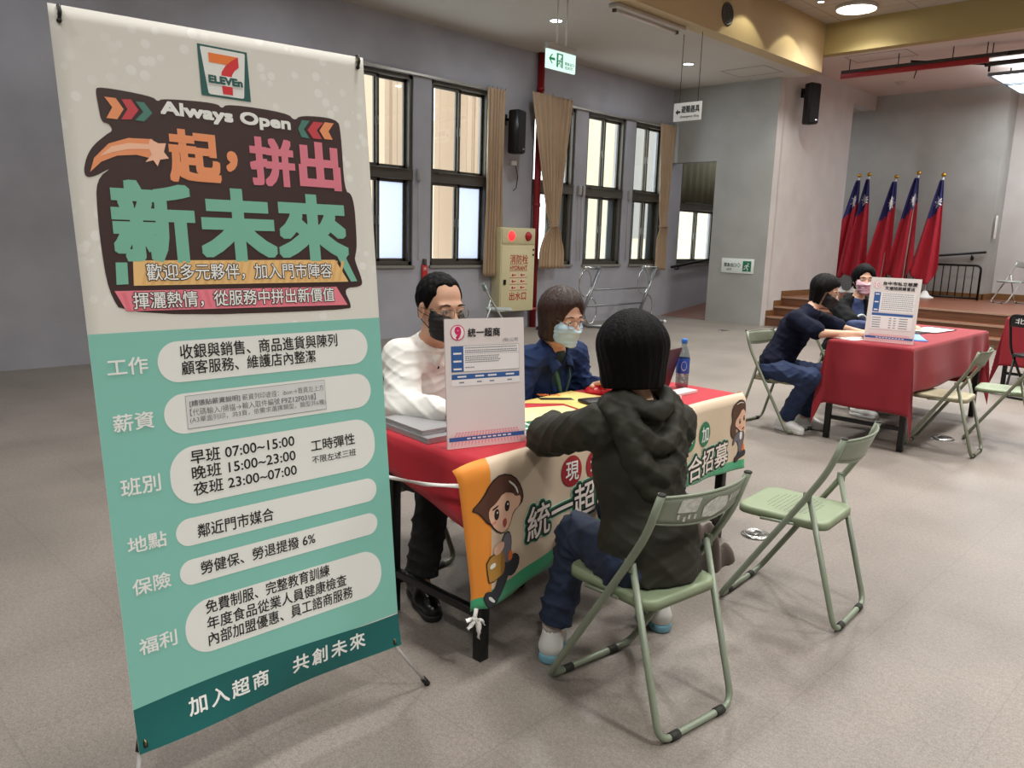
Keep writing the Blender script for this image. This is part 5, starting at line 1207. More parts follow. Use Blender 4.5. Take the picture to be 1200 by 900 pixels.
# red mouse and black phone
o = empty('computer_mouse', (-2.36, 3.03, TZ), 'glossy red pouch-shaped computer mouse on the table before the woman in navy', 'mouse'); o.rotation_euler = (0, 0, .9)
x = S((-.09, -.06, -.01), (.09, .06, .06), .004); x.ell((0, 0, .008), (.075, .045, .034)); x.cut((0, 0, .001), (0, 0, -1)); sdf_obj('shell', [(x, 0)], mat('mouse_red', 'c22733', .3), o, (0, 0, 0)); B().tube([(.03, 0, .036), (.048, 0, .032)], .006, 8).build('wheel', m_blackp, o)
o = empty('black_phone', (-2.20, 2.90, TZ+.003), 'black folder-like phone case lying on the yellow poster', 'phone'); o.rotation_euler = (0, 0, -.25)
B().box((0, 0, .008), (.09, .30, .015), bev=.005).build('case', m_blackp, o); B().box((.0, .13, .016), (.05, .02, .004), bev=.001).build('clasp', m_steel, o)
# second table's papers
o, s, c = paper([(-2.60, 6.18), (-2.36, 6.14), (-2.33, 6.42), (-2.58, 6.46)], m_wp, 'white form under the hands of the woman in the navy t-shirt', extra=z2)
o, s, c = paper([(-2.40, 7.35), (-2.15, 7.32), (-2.12, 7.75), (-2.36, 7.80)], m_wp, 'white sheet on a black clipboard at the far end of the dark red table', extra=z2+.006)
o, s, c = paper([(-2.44, 7.15), (-2.22, 7.12), (-2.13, 7.84), (-2.38, 7.90)], m_blackp, 'black clipboard at the far end of the dark red table', .005, 'clipboard', 'clipboard', z2)
o = empty('blue_folder', (-2.12, 6.72, z2), 'small blue folded leaflet behind the notice board on the dark red table', 'leaflet'); o.rotation_euler = (0, 0, .5)
B().box((0, 0, .006), (.14, .30, .006), (.04, 'X'), bev=.002).build('cover', mat('blue_card', '2f6fc4', .5), o); B().box((.0, 0.01, .014), (.12, .26, .005), (.07, 'X'), bev=.002).build('inner_sheet', mat('pale_blue', '7fa6d8', .5), o)
# ================================================================ PEOPLE
m_skin = mat('skin', 'cfa287', .5, noise_amt=.04, nscale=30); m_skin2 = mat('skin_fair', 'd6ab90', .5, noise_amt=.03, nscale=30); m_skin3 = mat('skin_tan', 'c8957a', .5, noise_amt=.04, nscale=30)
m_hairb = mat('black_hair', '060506', .58, spec=.12, bump=.5, bscale=60, stretch=(3, 3, .25)); m_hairbr = mat('brown_hair', '2e1b13', .42, spec=.35, noise_amt=.25, nscale=40, bump=.5, bscale=60, stretch=(3, 3, .25)); m_hairbk = mat('dark_brown_hair', '0c0908', .55, spec=.15, bump=.5, bscale=60, stretch=(3, 3, .25))
m_eyew = mat('eye_white', 'e6e0da', .3); m_iris = mat('iris', '1d1411', .2); m_brow = mat('brow', '1c1512', .8); m_lens = glass_mat('spectacle_lens', 'f4f4f4', .10)
m_gold2 = mat('thin_metal', '7d6a55', .3, .8)
def npv(p): return np.array([p[0], p[1], p[2]], float)
class Head:
    def __init__(s, c, yaw, pitch=0.0, roll=0.0, sc=1.0):
        s.c = npv(c); s.s = sc
        s.M = (Matrix.Rotation(yaw, 3, 'Z') @ Matrix.Rotation(pitch, 3, 'Y') @ Matrix.Rotation(roll, 3, 'X')); s.R = np.array(s.M)
    def T(s, x, y, z): return s.c + s.R @ (np.array([x, y, z], float)*s.s)
    def D(s, x, y, z): return s.R @ np.array([x, y, z], float)
    def V(s, x, y, z): return V(s.T(x, y, z))
def face_prims(x, H, g=0.0, ears=True):
    s = H.s; e = lambda c, r, k=.02, mode='add': x.ell(H.T(*c), [(q+g)*s for q in r], H.R, k*s, mode)
    e((-.012, 0, .034), (.096, .076, .088)); e((.030, 0, -.042), (.062, .063, .086), .025); e((.042, 0, -.088), (.044, .044, .036), .025)
    x.cone(H.T(.088, 0, .002), H.T(.110, 0, -.036), (.008+g)*s, (.0135+g)*s, .012*s)
    for y in (.009, -.009): e((.100, y, -.040), (.010, .008, .008), .008)
    e((.074, 0, .020), (.020, .052, .012), .018)
    for y in (.038, -.038): e((.062, y, -.040), (.028, .026, .026), .02)
    e((.082, 0, -.070), (.018, .026, .014), .012); e((.078, 0, -.108), (.018, .022, .016), .015)
    if g < .003:
        for y in (.033, -.033):
            e((.101, y, -.001), (.017, .018, .011), .012, 'sub'); x.cone(H.T(.086, y-.016, .006), H.T(.087, y+.016, .006), .0045*s, .0045*s, .006*s)
        if ears:
            for y in (.079, -.079): x.ell(H.T(-.008, y, -.014), [.018*s, .009*s, .033*s], H.R, .008*s); e((-.004, y*1.09, -.012), (.009, .005, .018), .004, 'sub')
def face_extras(r, H, loc, brows=True, browc=None):
    loc = V(loc)
    for y in (.033, -.033):
        b = B(); b.ball((0, 0, 0), .0125*H.s, 14); R4 = H.M.to_4x4()
        for f in b.bm.faces:
            c = f.calc_center_median(); f.material_index = 1 if c.x > .0102*H.s else 0
        bmesh.ops.transform(b.bm, matrix=R4, verts=b.bm.verts); bmesh.ops.translate(b.bm, vec=H.V(.0805, y, -.001)-loc, verts=b.bm.verts); b.build('eye', [m_eyew, m_iris], r)
        if brows:
            sg = 1 if y > 0 else -1
            B().tube([H.V(.0925, y-sg*.018, .021)-loc, H.V(.0935, y, .026)-loc, H.V(.083, y+sg*.024, .020)-loc], [.0028*H.s, .0034*H.s, .0015*H.s], 6).build('eyebrow', browc or m_brow, r)
def spectacles(r, H, loc, mm, w=.026, hgt=.018):
    loc = V(loc); b = B()
    for y in (.034, -.034):
        pts = [H.V(.116-.12*abs(v), v, z-.006)-loc for v, z in [(y+w*math.copysign(abs(math.cos(a))**.6, math.cos(a)), hgt*math.copysign(abs(math.sin(a))**.6, math.sin(a))) for a in [2*PI*i/24 for i in range(24)]]]
        b.tube(pts, .0014*H.s, 6, closed=True)
        sg = 1 if y > 0 else -1; b.tube([H.V(.106, y+sg*w, .0)-loc, H.V(.06, sg*.079, .002)-loc, H.V(-.005, sg*.083, .0)-loc], .0013*H.s, 6)
    b.tube([H.V(.115, .009, .0)-loc, H.V(.118, 0, .003)-loc, H.V(.115, -.009, .0)-loc], .0014*H.s, 6)
    g = b.build('spectacles', mm, r)
    for y in (.034, -.034):
        B().flat([(y+w*math.cos(a)*.95, hgt*math.sin(a)*.95-.006) for a in [2*PI*i/18 for i in range(18)]], lambda u, v, h: H.V(.116-.12*abs(u), u, v)-loc, 0).build('lens', m_lens, g)
def face_mask(r, H, loc, m, box=None):
    c = H.c; x = S(c-.17, c+.17, .004); face_prims(x, H, .0065, False)
    x.cone(H.T(.09, 0, -.03), H.T(.085, 0, -.105), .026*H.s, .02*H.s, .03*H.s)
    x.cut(H.T(.10, 0, -.023), H.D(.42, 0, 1)); x.cut(H.T(.05, 0, -.113), H.D(-.25, 0, -1)); x.cut(H.T(.036, 0, 0), H.D(-1, 0, .12))
    x.folds(.0012, [(0, 0, 260/1.0, 0, 1)])
    mk = sdf_obj('face_mask', [(x, 0)], m, r, loc, 1); loc = V(loc)
    for sg in (1, -1):
        B().tube([H.V(.042, sg*.064, -.03)-loc, H.V(0, sg*.084, -.018)-loc, H.V(-.02, sg*.088, -.008)-loc, H.V(-.016, sg*.086, -.035)-loc, H.V(.040, sg*.056, -.085)-loc], .0016, 6).build('ear_loop', m, mk)
    return mk
def hand_prims(x, wr, d, up, s=1.0, curl=.9, thumb=1):
    """hand from the wrist along d, back of the hand towards up; thumb=+1/-1 picks the thumb's side"""
    d = npv(d)/np.linalg.norm(d); up = npv(up); up = up - d*(up@d); up /= np.linalg.norm(up); sd = np.cross(up, d)*thumb; wr = npv(wr)
    P = lambda a, b_, c: wr + d*a*s + sd*b_*s + up*c*s
    x.cone(P(-.02, 0, 0), P(.03, 0, 0), .024*s, .026*s, .015, sq=(up, .75)); x.box(P(.055, 0, 0), [.043*s, .040*s, .013*s], np.stack([d, sd, up], 1), .012*s, .015)
    for i, (off, L) in enumerate(((.030, .070), (.010, .078), (-.010, .073), (-.029, .058))):
        a0 = curl*(.35+.05*i); p = P(.093, off, .002); ang = 0
        for j, f in enumerate((.45, .30, .25)):
            ang -= a0*(.6 if j == 0 else 1.0); q = p + (d*math.cos(ang)+up*math.sin(ang)+sd*(off*.8))*L*f*s
            x.cone(p, q, (.0095-.0012*j)*s, (.0088-.0014*j)*s, .004); p = q
    p = P(.020, .030, -.004); q = P(.052, .058, -.012); t = P(.082, .062, -.018)
    x.cone(p, q, .014*s, .0105*s, .012); x.cone(q, t, .0105*s, .008*s, .005)
def unit(v): v = npv(v); return v/np.linalg.norm(v)
def body_mesh(r, loc, J, H, mats, fem, hands=(True, True), h=.007, ears=True):
    """the person's continuous body; J: joints"""
    k = .88 if fem else 1.0; pts = np.array([npv(J[q]) for q in J if q in ('hip', 'chest', 'neck') or q[:2] in ('sh', 'el', 'wr', 'kn', 'an')]); lo = np.minimum(pts.min(0), H.c-.13)-.2; hi = np.maximum(pts.max(0), H.c+.14)+.2; lo[2] = max(lo[2], -.005)
    F = unit(J['F']); x = S(lo, hi, h); Lf = np.array([-F[1], F[0], 0])
    hip, ch, nk = npv(J['hip']), npv(J['chest']), npv(J['neck'])
    x.ell(hip, [.11*k, .165*k, .105], np.stack([F, Lf, [0, 0, 1]], 1), .03); x.cone(hip, ch, .115*k, .118*k, .04, sq=(F, .85)); x.ell(ch, [.10*k, .15*k, .15], np.stack([F, Lf, [0, 0, 1]], 1), .04)
    x.cone(ch, nk, .09*k, .06*k, .04); x.cone(nk, H.T(-.018, 0, -.06), .054*k, .052*k*H.s, .03)
    for sd in 'LR':
        x.cone(nk+np.array([0, 0, -.03]), J['sh'+sd], .05*k, .05*k, .04); x.cone(J['sh'+sd], J['el'+sd], .05*k, .040*k, .03)
        e, wv = npv(J['el'+sd]), npv(J['wr'+sd]); x.cone(e, wv, .039*k, .024*k, .015, sq=None)
        hp = hip + (Lf if sd == 'L' else -Lf)*.085; x.cone(hp, J['kn'+sd], .082*k, .056*k, .03); x.cone(J['kn'+sd], J['an'+sd], .052*k, .036*k, .02)
        x.cone(J['an'+sd], npv(J['an'+sd])+unit(J['to'+sd])*.14-np.array([0, 0, .045]), .036*k, .028*k, .02)
    face_prims(x, H, 0, ears)
    parts = [(x, 0)]
    if hands[0] or hands[1]:
        for i, sd in enumerate('LR'):
            if not hands[i]: continue
            wv = npv(J['wr'+sd]); d = unit(J.get('hd'+sd, wv-npv(J['el'+sd]))); y = S(wv-.17, wv+.17, .0035)
            y.cone(wv-d*.10, wv, .031*k, .024*k, .01); hand_prims(y, wv, d, J.get('up'+sd, (0, 0, 1)), .95*k+.03, J.get('curl'+sd, .8), 1 if sd == 'R' else -1); parts.append((y, 0))
    # a finer head in place of the coarse one
    hd = S(H.c-.20, H.c+.20, .0042); face_prims(hd, H, .0006, ears); hd.cone(nk, H.T(-.018, 0, -.06), .0545*k, .0525*k*H.s, .03); parts.append((hd, 0))
    return sdf_obj('body', parts, mats, r, loc)
def top_prims(x, J, g, fem, sleeve=1.0, hem=.0, bulk=0.0):
    k = .88 if fem else 1.0; F = unit(J['F']); Lf = np.array([-F[1], F[0], 0]); R = np.stack([F, Lf, [0, 0, 1]], 1)
    hip, ch, nk = npv(J['hip']), npv(J['chest']), npv(J['neck'])
    x.ell(hip+np.array([0, 0, .06]), [.115*k+g, .165*k+g, .13], R, .03); x.cone(hip+np.array([0, 0, .05]), ch, .118*k+g+bulk, .122*k+g+bulk, .05, sq=(F, .86)); x.ell(ch, [.105*k+g, .155*k+g, .155], R, .05)
    x.cone(ch, nk, .095*k+g, .062*k+g*.5, .04)
    for sd in 'LR':
        s_, e, wv = npv(J['sh'+sd]), npv(J['el'+sd]), npv(J['wr'+sd])
        x.cone(nk+np.array([0, 0, -.035]), s_, .055*k+g*.6, .056*k+g, .05); x.cone(s_, e if sleeve > .6 else s_+(e-s_)*.80, .056*k+g, .053*k+g*(1 if sleeve > .6 else 1.5), .03)
        if sleeve > .6:
            x.cone(e, e+(wv-e)*.93, .053*k+g, .036*k+g*.8, .025)
CREASE = [(20, 14, 46, 0, 1.0), (-16, 30, 34, 1.7, .9), (12, -24, 58, 3.1, .8), (44, 18, -30, .6, .6), (-40, -30, 52, 4.4, .5)]
FOLD = [(38, 21, 60, 0, .5), (-25, 44, 37, 1.7, .45), (15, -30, 85, 3.1, .35), (70, 10, -40, .6, .2)]
def clip_sleeves(x, J, f):
    for sd in 'LR':
        e, wv = npv(J['el'+sd]), npv(J['wr'+sd]); d = unit(wv-e); p = e+(wv-e)*f; x.cut(p, d, p-.075, p+.075) if False else None
def trousers(r, loc, J, m, fem, g=.012, name='trousers', h=.007, cuff=.03):
    k = .88 if fem else 1.0; hip = npv(J['hip']); F = unit(J['F']); Lf = np.array([-F[1], F[0], 0])
    pts = np.array([npv(J[q]) for q in ('hip', 'knL', 'knR', 'anL', 'anR')]); x = S(pts.min(0)-.25, pts.max(0)+.25, h)
    x.ell(hip+np.array([0, 0, .01]), [.115*k+g, .170*k+g, .115+g*.5], np.stack([F, Lf, [0, 0, 1]], 1), .03)
    for sd in 'LR':
        hp = hip + (Lf if sd == 'L' else -Lf)*.085; kn, an = npv(J['kn'+sd]), npv(J['an'+sd])
        x.cone(hp, kn, .086*k+g, .060*k+g, .03); x.cone(kn, an+(kn-an)*.06, .058*k+g, .043*k+g*1.3, .03)
    x.folds(.002, FOLD); x.creases(.010, CREASE)
    for sd in 'LR':
        an = npv(J['an'+sd]); d = unit(an-npv(J['kn'+sd])); x.cut(an-d*cuff, d, an-.09, an+.09)
    return sdf_obj(name, [(x, 0)], m, r, loc)
def shoe(r, loc, an, to, mu, ms, sneaker=True, s=1.0):
    an = npv(an); d = unit(to); sd = np.array([-d[1], d[0], 0]); g = np.array([an[0], an[1], 0.0]); R = np.stack([d, sd, [0, 0, 1]], 1); P = lambda a, b_, c: g + d*a*s + sd*b_*s + np.array([0, 0, c*s])
    x = S(g-[.3, .3, .0], g+[.3, .3, .22], .0045)
    x.cone(P(-.035, 0, .055), P(.08, 0, .05), .042*s, .042*s, .02); x.cone(P(.08, 0, .05), P(.17, 0, .038), .042*s, .033*s, .03); x.cone(P(-.03, 0, .06), P(-.02, 0, .10), .04*s, .037*s, .02)
    x.cut(P(0, 0, .026), (0, 0, -1)); x.cone(P(-.02, 0, .085), P(-.02, 0, .14), .028*s, .03*s, .005, 'sub')
    o = sdf_obj('shoe', [(x, 0)], mu, r, loc)
    y = S(g-[.3, .3, .01], g+[.3, .3, .1], .0045); y.cone(P(-.04, 0, .018), P(.06, 0, .018), .043*s, .043*s, .01); y.cone(P(.06, 0, .018), P(.165, 0, .018), .043*s, .038*s, .02); y.cut(P(0, 0, .034 if sneaker else .026), (0, 0, 1)); y.cut(P(0, 0, .002), (0, 0, -1))
    sdf_obj('sole', [(y, 0)], ms, o, loc)
    if sneaker:
        b = B()
        for i in range(4): b.tube([V(P(.05+i*.022, -.022, .088-i*.007))-V(loc), V(P(.052+i*.022, 0, .094-i*.008))-V(loc), V(P(.05+i*.022, .022, .088-i*.007))-V(loc)], .003, 6)
        b.build('lace', ms if False else m_white, o)
    return o
def bob_hair(r, H, loc, m, L=.15, w=.103, part=.03, face=True, h=.0048, fringe=True, taper=1.0, wide=False, amp=.0022):
    c = H.c; x = S(c-[.2, .2, .3], c+[.2, .2, .2], h); s = H.s
    x.ell(H.T(-.014, 0, .040), [.112*s, w*.93*s, .100*s], H.R, .02)
    for y in (w*.42, -w*.42): x.cone(H.T(-.025, y, .02), H.T(-.022, y*1.12*taper, -L+.03), .062*s, .058*s*taper, .05)
    x.cone(H.T(-.055, 0, .02), H.T(-.052+.03*(1-taper), 0, -L+.03), .062*s, .060*s*taper, .05)
    X, Y, Z = x._pts((slice(None),)*3); q = [X-c[0], Y-c[1], Z-c[2]]; lx, ly, lz = [H.R[0, i]*q[0]+H.R[1, i]*q[1]+H.R[2, i]*q[2] for i in range(3)]
    th = np.arctan2(ly, lx+.02)
    x.F += (amp*(np.sin(th*26+3*np.sin(lz*18))*.6+np.sin(th*57+lz*30)*.35+np.sin(th*11+lz*12)*.7)).astype(np.float32)
    if face:   # opening for the face
        x.ell(H.T(.115, 0, -.055), [(.095 if wide else .085)*s, (.11 if wide else .064)*s, (.125 if wide else .135)*s], H.R, .02, 'sub')
        if fringe: x.ell(H.T(.125, -.010, .028), [.050*s, .055*s, .030*s], H.R, .02, 'sub')
    if wide: x.box(H.T(.125, 0, -.080), [.105*s, .13*s, .085*s], H.R, .02, .02, 'sub')
    x.cut(H.T(0, 0, -L), H.D(0, 0, -1)); x.cone(H.T(-.02, 0, -.05), H.T(-.02, 0, -L-.05), .050*s, .058*s, .01, 'sub')
    return sdf_obj('hair', [(x, 0)], m, r, loc, 1)
def strip(pts, nrm, w): # flat ribbon along points
    b = B(); n = len(pts)-1
    b.grid(n*3, 1, lambda s, t: (lambda i, q: V(pts[i]).lerp(V(pts[i+1]), q) + V(nrm)*(t-.5)*w)(min(n-1, int(s*n)), s*n-min(n-1, int(s*n)))); return b

# ---------------------------------------------------------------- the man in the white shirt
loc = (-2.78, 2.2, 0); r = empty('person', loc, 'man in white shirt and black face mask seated behind the white notice board', 'person')
H = Head((-2.49, 2.115, 1.203), -.12, .10, 0, 1.06)
J = dict(F=(1, -.12, 0), hip=(-2.80, 2.20, .50), chest=(-2.67, 2.19, .86), neck=(-2.585, 2.155, 1.035), shR=(-2.60, 2.005, .985), shL=(-2.62, 2.365, .99), elR=(-2.50, 1.935, .805), elL=(-2.50, 2.46, .81), wrR=(-2.285, 1.975, .815), wrL=(-2.27, 2.24, .80),
         knR=(-2.40, 2.03, .50), knL=(-2.42, 2.36, .50), anR=(-2.41, 1.96, .085), anL=(-2.42, 2.36, .085), toR=(.92, -.40, 0), toL=(1, 0, 0), curlR=1.5, hdR=(1, .35, -.1), curlL=.8, hdL=(.9, -.5, 0))
body_mesh(r, loc, J, H, m_skin, False); face_extras(r, H, loc); spectacles(r, H, loc, m_gold2, .0235, .017); face_mask(r, H, loc, mat('mask_black', '0e0e10', .7))
x = S(H.c-.2, H.c+.2, .0045)      # short hair with a high receding hairline
x.ell(H.T(-.016, 0, .036), [.104*H.s, .0835*H.s, .097*H.s], H.R, .01); x.cut(H.T(.062, 0, .080), H.D(.80, 0, -.42)); x.cut(H.T(.0, 0, -.055), H.D(.25, 0, -1)); x.ell(H.T(.085, .035, .075), [.045, .035, .035], H.R, .015, 'sub'); x.ell(H.T(.085, -.035, .075), [.045, .035, .035], H.R, .015, 'sub')
x.ell(H.T(.05, 0, -.06), [.075, .12, .085], H.R, .01, 'sub'); x.ell(H.T(-.005, .085, -.015), [.022, .03, .036], H.R, .004, 'sub'); x.ell(H.T(-.005, -.085, -.015), [.022, .03, .036], H.R, .004, 'sub'); x.folds(.0012, [(210, 90, 60, 0, 1), (-120, 230, 40, 1, .7)])
sdf_obj('hair', [(x, 0)], m_hairb, r, loc, 1)
m_shirt = mat('white_shirt', 'e3e3de', .65, sheen=.2); lo, hi = np.array([-3.1, 1.75, .4]), np.array([-2.1, 2.65, 1.2])
x = S(lo, hi, .006); top_prims(x, J, .022, False, 1.0, bulk=.012); x.folds(.002, FOLD); x.creases(.0065, CREASE); x.cone(J['neck'], H.T(-.01, 0, -.07), .062, .066, .01, 'sub'); sdf_obj('shirt', [(x, 0)], m_shirt, r, loc)
nk = V(J['neck']); b = B()      # collar with two points
for sg in (1, -1):
    a = [nk+V((-.062, 0, .045)), nk+V((-.02, sg*.062, .035)), nk+V((.045, sg*.045, .005)), nk+V((.075, sg*.012, -.03))]
    c_ = [nk+V((-.085, 0, .005)), nk+V((-.03, sg*.088, -.012)), nk+V((.06, sg*.078, -.045)), nk+V((.095, sg*.050, -.085))]
    b.grid(9, 3, lambda s, t: (lambda i, q: a[i].lerp(a[i+1], q).lerp(c_[i].lerp(c_[i+1], q), t) + V((.010*math.sin(t*PI), sg*.010*math.sin(t*PI), .012*math.sin(t*PI))))(min(2, int(s*3)), s*3-min(2, int(s*3))) - V(loc))
b.build('collar', m_shirt, r, solid=.003)
for sd in 'R':
    e, wv = V(J['el'+sd]), V(J['wr'+sd]); d = (wv-e).normalized(); B().tube([wv-d*.075-V(loc), wv-d*.045-V(loc), wv-d*.005-V(loc)], [.046, .043, .040], 18, caps=True).build('cuff', m_shirt, r)
B().ball(V(J['neck'])+V((.082, -.035, -.085))-V(loc), .006).build('button', m_black, r)
trousers(r, loc, J, mat('black_trousers', '0b0b0d', .8), False, .016)
for sd in 'LR': shoe(r, loc, J['an'+sd], J['to'+sd], mat('black_leather', '0d0d0e', .3), mat('black_sole', '141414', .6), False, 1.08)
tag(r, None); jk = empty('dark_jacket', (-3.02, 2.02, .62), 'dark jacket hung over the chair back behind the man in the white shirt', 'jacket'); x = S((-3.16, 1.84, .36), (-2.90, 2.44, .9), .008)
x.box((-3.045, 2.12, .60), [.045, .22, .20], None, .04, .02); x.cone((-3.03, 1.93, .78), (-3.03, 2.31, .78), .05, .05, .03); x.cone((-3.02, 1.91, .76), (-3.0, 1.90, .45), .045, .04, .03); x.folds(.008, FOLD); sdf_obj('cloth', [(x, 0)], mat('jacket_black', '121215', .8), jk, jk.location)

# ---------------------------------------------------------------- the woman in the navy jacket
loc = (-2.74, 2.93, 0); r = empty('person', loc, 'woman with brown bob, pale blue face mask, navy jacket and green lanyard', 'person')
H = Head((-2.495, 2.885, 1.128), -.10, .22, .03, 1.02)
J = dict(F=(1, -.05, 0), hip=(-2.76, 2.93, .48), chest=(-2.65, 2.93, .80), neck=(-2.575, 2.91, .965), shR=(-2.585, 2.765, .915), shL=(-2.585, 3.085, .915), elR=(-2.60, 2.69, .70), elL=(-2.57, 3.15, .72), wrR=(-2.50, 2.84, .60), wrL=(-2.40, 3.06, .785),
         knR=(-2.40, 2.80, .48), knL=(-2.40, 3.05, .48), anR=(-2.42, 2.78, .085), anL=(-2.42, 3.05, .085), toR=(1, 0, 0), toL=(1, 0, 0))
body_mesh(r, loc, J, H, m_skin2, True); face_extras(r, H, loc, True, mat('brow_brown', '4a3226', .8)); spectacles(r, H, loc, m_gold2, .025, .019); face_mask(r, H, loc, mat('mask_pale_blue', 'b4d3e2', .75))
bob_hair(r, H, loc, m_hairbr, .118, .103, taper=.9)
m_navy = mat('navy_cotton', '1d2f55', .8, spec=.25, noise_amt=.04, nscale=8); x = S((-3.05, 2.5, .4), (-2.15, 3.35, 1.12), .006); top_prims(x, J, .016, True, 1.0, bulk=.012); x.folds(.0015, FOLD); x.creases(.008, CREASE)
x.cone(npv(J['neck'])+[.02, 0, -.02], npv(J['neck'])+[.12, 0, .10], .045, .085, .01, 'sub'); x.cone(J['neck'], H.T(-.01, 0, -.07), .052, .06, .01, 'sub'); x.ell((-2.515, 2.905, .86), [.045, .032, .11], None, .015, 'sub'); sdf_obj('jacket', [(x, 0)], m_navy, r, loc)
x = S((-2.75, 2.78, .6), (-2.4, 3.03, 1.05), .006); x.ell(npv(J['chest'])+[.012, 0, .02], [.103, .115, .15], None, .02); x.cone(npv(J['chest'])+[0.02, 0, .1], npv(J['neck'])+[.015, 0, -.03], .08, .055, .03); x.cone(npv(J['neck'])+[.02, 0, .0], npv(J['neck'])+[.10, 0, .10], .03, .07, .01, 'sub'); x.cone(J['neck'], H.T(-.01, 0, -.07), .05, .058, .01, 'sub'); sdf_obj('shirt', [(x, 0)], mat('dark_green_shirt', '17302f', .8), r, loc)
nk = V(J['neck']); b = B()
for sg in (1, -1):
    a = [nk+V((-.055, 0, .035)), nk+V((-.012, sg*.060, .022)), nk+V((.05, sg*.045, -.03)), nk+V((.085, sg*.020, -.075))]
    c_ = [nk+V((-.08, 0, -.01)), nk+V((-.03, sg*.09, -.022)), nk+V((.045, sg*.090, -.06)), nk+V((.078, sg*.075, -.125))]
    b.grid(9, 3, lambda s, t: (lambda i, q: a[i].lerp(a[i+1], q).lerp(c_[i].lerp(c_[i+1], q), t) + V((.012*math.sin(t*PI), sg*.010*math.sin(t*PI), .010*math.sin(t*PI))))(min(2, int(s*3)), s*3-min(2, int(s*3))) - V(loc))
b.build('collar', m_navy, r, solid=.004)
ly = V(loc); pts = [nk+V((-.06, 0, .02)), nk+V((-.01, -.068, .0)), nk+V((.060, -.066, -.06)), nk+V((.088, -.045, -.14)), nk+V((.085, -.018, -.22)), nk+V((.085, -.002, -.245))]; pt2 = [V((p.x, 2*nk.y-p.y, p.z)) for p in pts]
b = strip([p-ly for p in pts], (.3, .9, .3), .017); b2 = strip([p-ly for p in pt2], (-.3, .9, -.3), .017); t_ = bmesh.new(); t_.from_mesh(b2.build('tmp', m_navy).data); bpy.data.objects.remove(bpy.data.objects['tmp']); b.join(t_, 0, True)
b.build('lanyard', mat('lanyard_green', '2b5540', .6, noise_amt=.3, nscale=60), r, solid=.002)
trousers(r, loc, J, mat('dark_trousers', '15161b', .8), True, .014, h=.009)
for sd in 'LR': shoe(r, loc, J['an'+sd], J['to'+sd], mat('black_leather'), mat('black_sole'), False, .95)

# ---------------------------------------------------------------- the woman seen from behind
loc = (-1.40, 2.06, 0); r = empty('person', loc, 'woman with black bob and olive hooded jacket seen from behind on the green chair', 'person')
H = Head((-1.455, 2.015, 1.150), math.radians(141), .10, -.03, 1.0)
J = dict(F=(-1, .22, 0), hip=(-1.385, 2.065, .49), chest=(-1.42, 2.045, .78), neck=(-1.425, 2.025, .975), shL=(-1.485, 1.915, .925), shR=(-1.385, 2.175, .91), elL=(-1.79, 2.015, .815), elR=(-1.515, 2.265, .70), wrL=(-1.955, 2.235, .805), wrR=(-1.60, 2.33, .60),
         knL=(-1.70, 2.10, .465), knR=(-1.74, 2.38, .475), anL=(-1.745, 2.035, .085), anR=(-1.615, 2.52, .085), toL=(-.55, .83, 0), toR=(-.8, .6, 0), hdL=(-.3, 1, 0), hdR=(-1, .2, 0))
body_mesh(r, loc, J, H, m_skin2, True, ears=False); face_extras(r, H, loc)
bob_hair(r, H, loc, m_hairb, .105, .106, amp=.0016, fringe=True, taper=.95)
m_olive = mat('olive_jacket', '2a2a22', .66, spec=.3, noise_amt=.06, nscale=10); x = S((-2.15, 1.65, .36), (-1.1, 2.65, 1.12), .006); top_prims(x, J, .020, True, 1.0, bulk=.012)
x.cone((-1.385, 2.085, .52), (-1.375, 2.095, .455), .160, .172, .04, sq=((-1, .22, 0), .80)); x.folds(.002, FOLD); x.creases(.006, CREASE); x.cone(J['neck'], H.T(-.01, 0, -.05), .055, .06, .01, 'sub'); x.cut((0, 0, .437), (0, 0, -1)); sdf_obj('jacket', [(x, 0)], m_olive, r, loc)
x = S((-1.8, 1.7, .6), (-1.1, 2.5, 1.15), .0055); nk = npv(J['neck']); Bk = -unit(J['F']); Lf = np.array([.22*-1, -1, 0]); Lf = unit(Lf)
def arc(dz, rad, w, rr, tilt, n=14):
    pts = []
    for i in range(n+1):
        a = -1.9+3.8*i/n; p = nk + Bk*(math.cos(a)*rad+.015) + Lf*math.sin(a)*w + np.array([0, 0, .045+dz - tilt*max(0, math.cos(a))**1.5]); pts.append(p)
    x.chain(pts, [rr*(.75+.35*max(0, math.cos(-1.9+3.8*i/n))) for i in range(n+1)], .012)
arc(.015, .075, .082, .024, .05); arc(-.005, .095, .108, .030, .13); arc(-.02, .105, .125, .032, .21); arc(-.03, .10, .122, .028, .26)
x.folds(.0015, FOLD); x.creases(.005, CREASE); x.cone(nk, H.T(-.01, 0, -.04), .052, .058, .008, 'sub'); sdf_obj('hood', [(x, 0)], m_olive, r, loc)
m_jean = mat('blue_denim', '1c2a42', .8, noise_amt=.18, nscale=14, bump=.15, bscale=500); trousers(r, loc, J, m_jean, True, .014, 'jeans', cuff=.045)
m_snk = mat('sneaker_white', 'd6d6d2', .6); m_snb = mat('sneaker_blue', '6e9fb0', .5)
for sd in 'LR':
    s_ = shoe(r, loc, J['an'+sd], J['to'+sd], m_snk, m_snb, True, .95)
    B().tube([V(J['an'+sd])+V((0, 0, -.01))-V(loc), V(J['an'+sd])+V((0, 0, .06))-V(loc)], .037, 14).build('sock', mat('sock_grey', 'b5aaa2', .8), r)
bg = empty('brown_bag', (-1.16, 2.33, 0), 'slouching brown cloth bag hanging behind the olive-jacketed woman\'s chair', 'bag'); x = S((-1.65, 2.15, .2), (-1.1, 2.75, .65), .006)
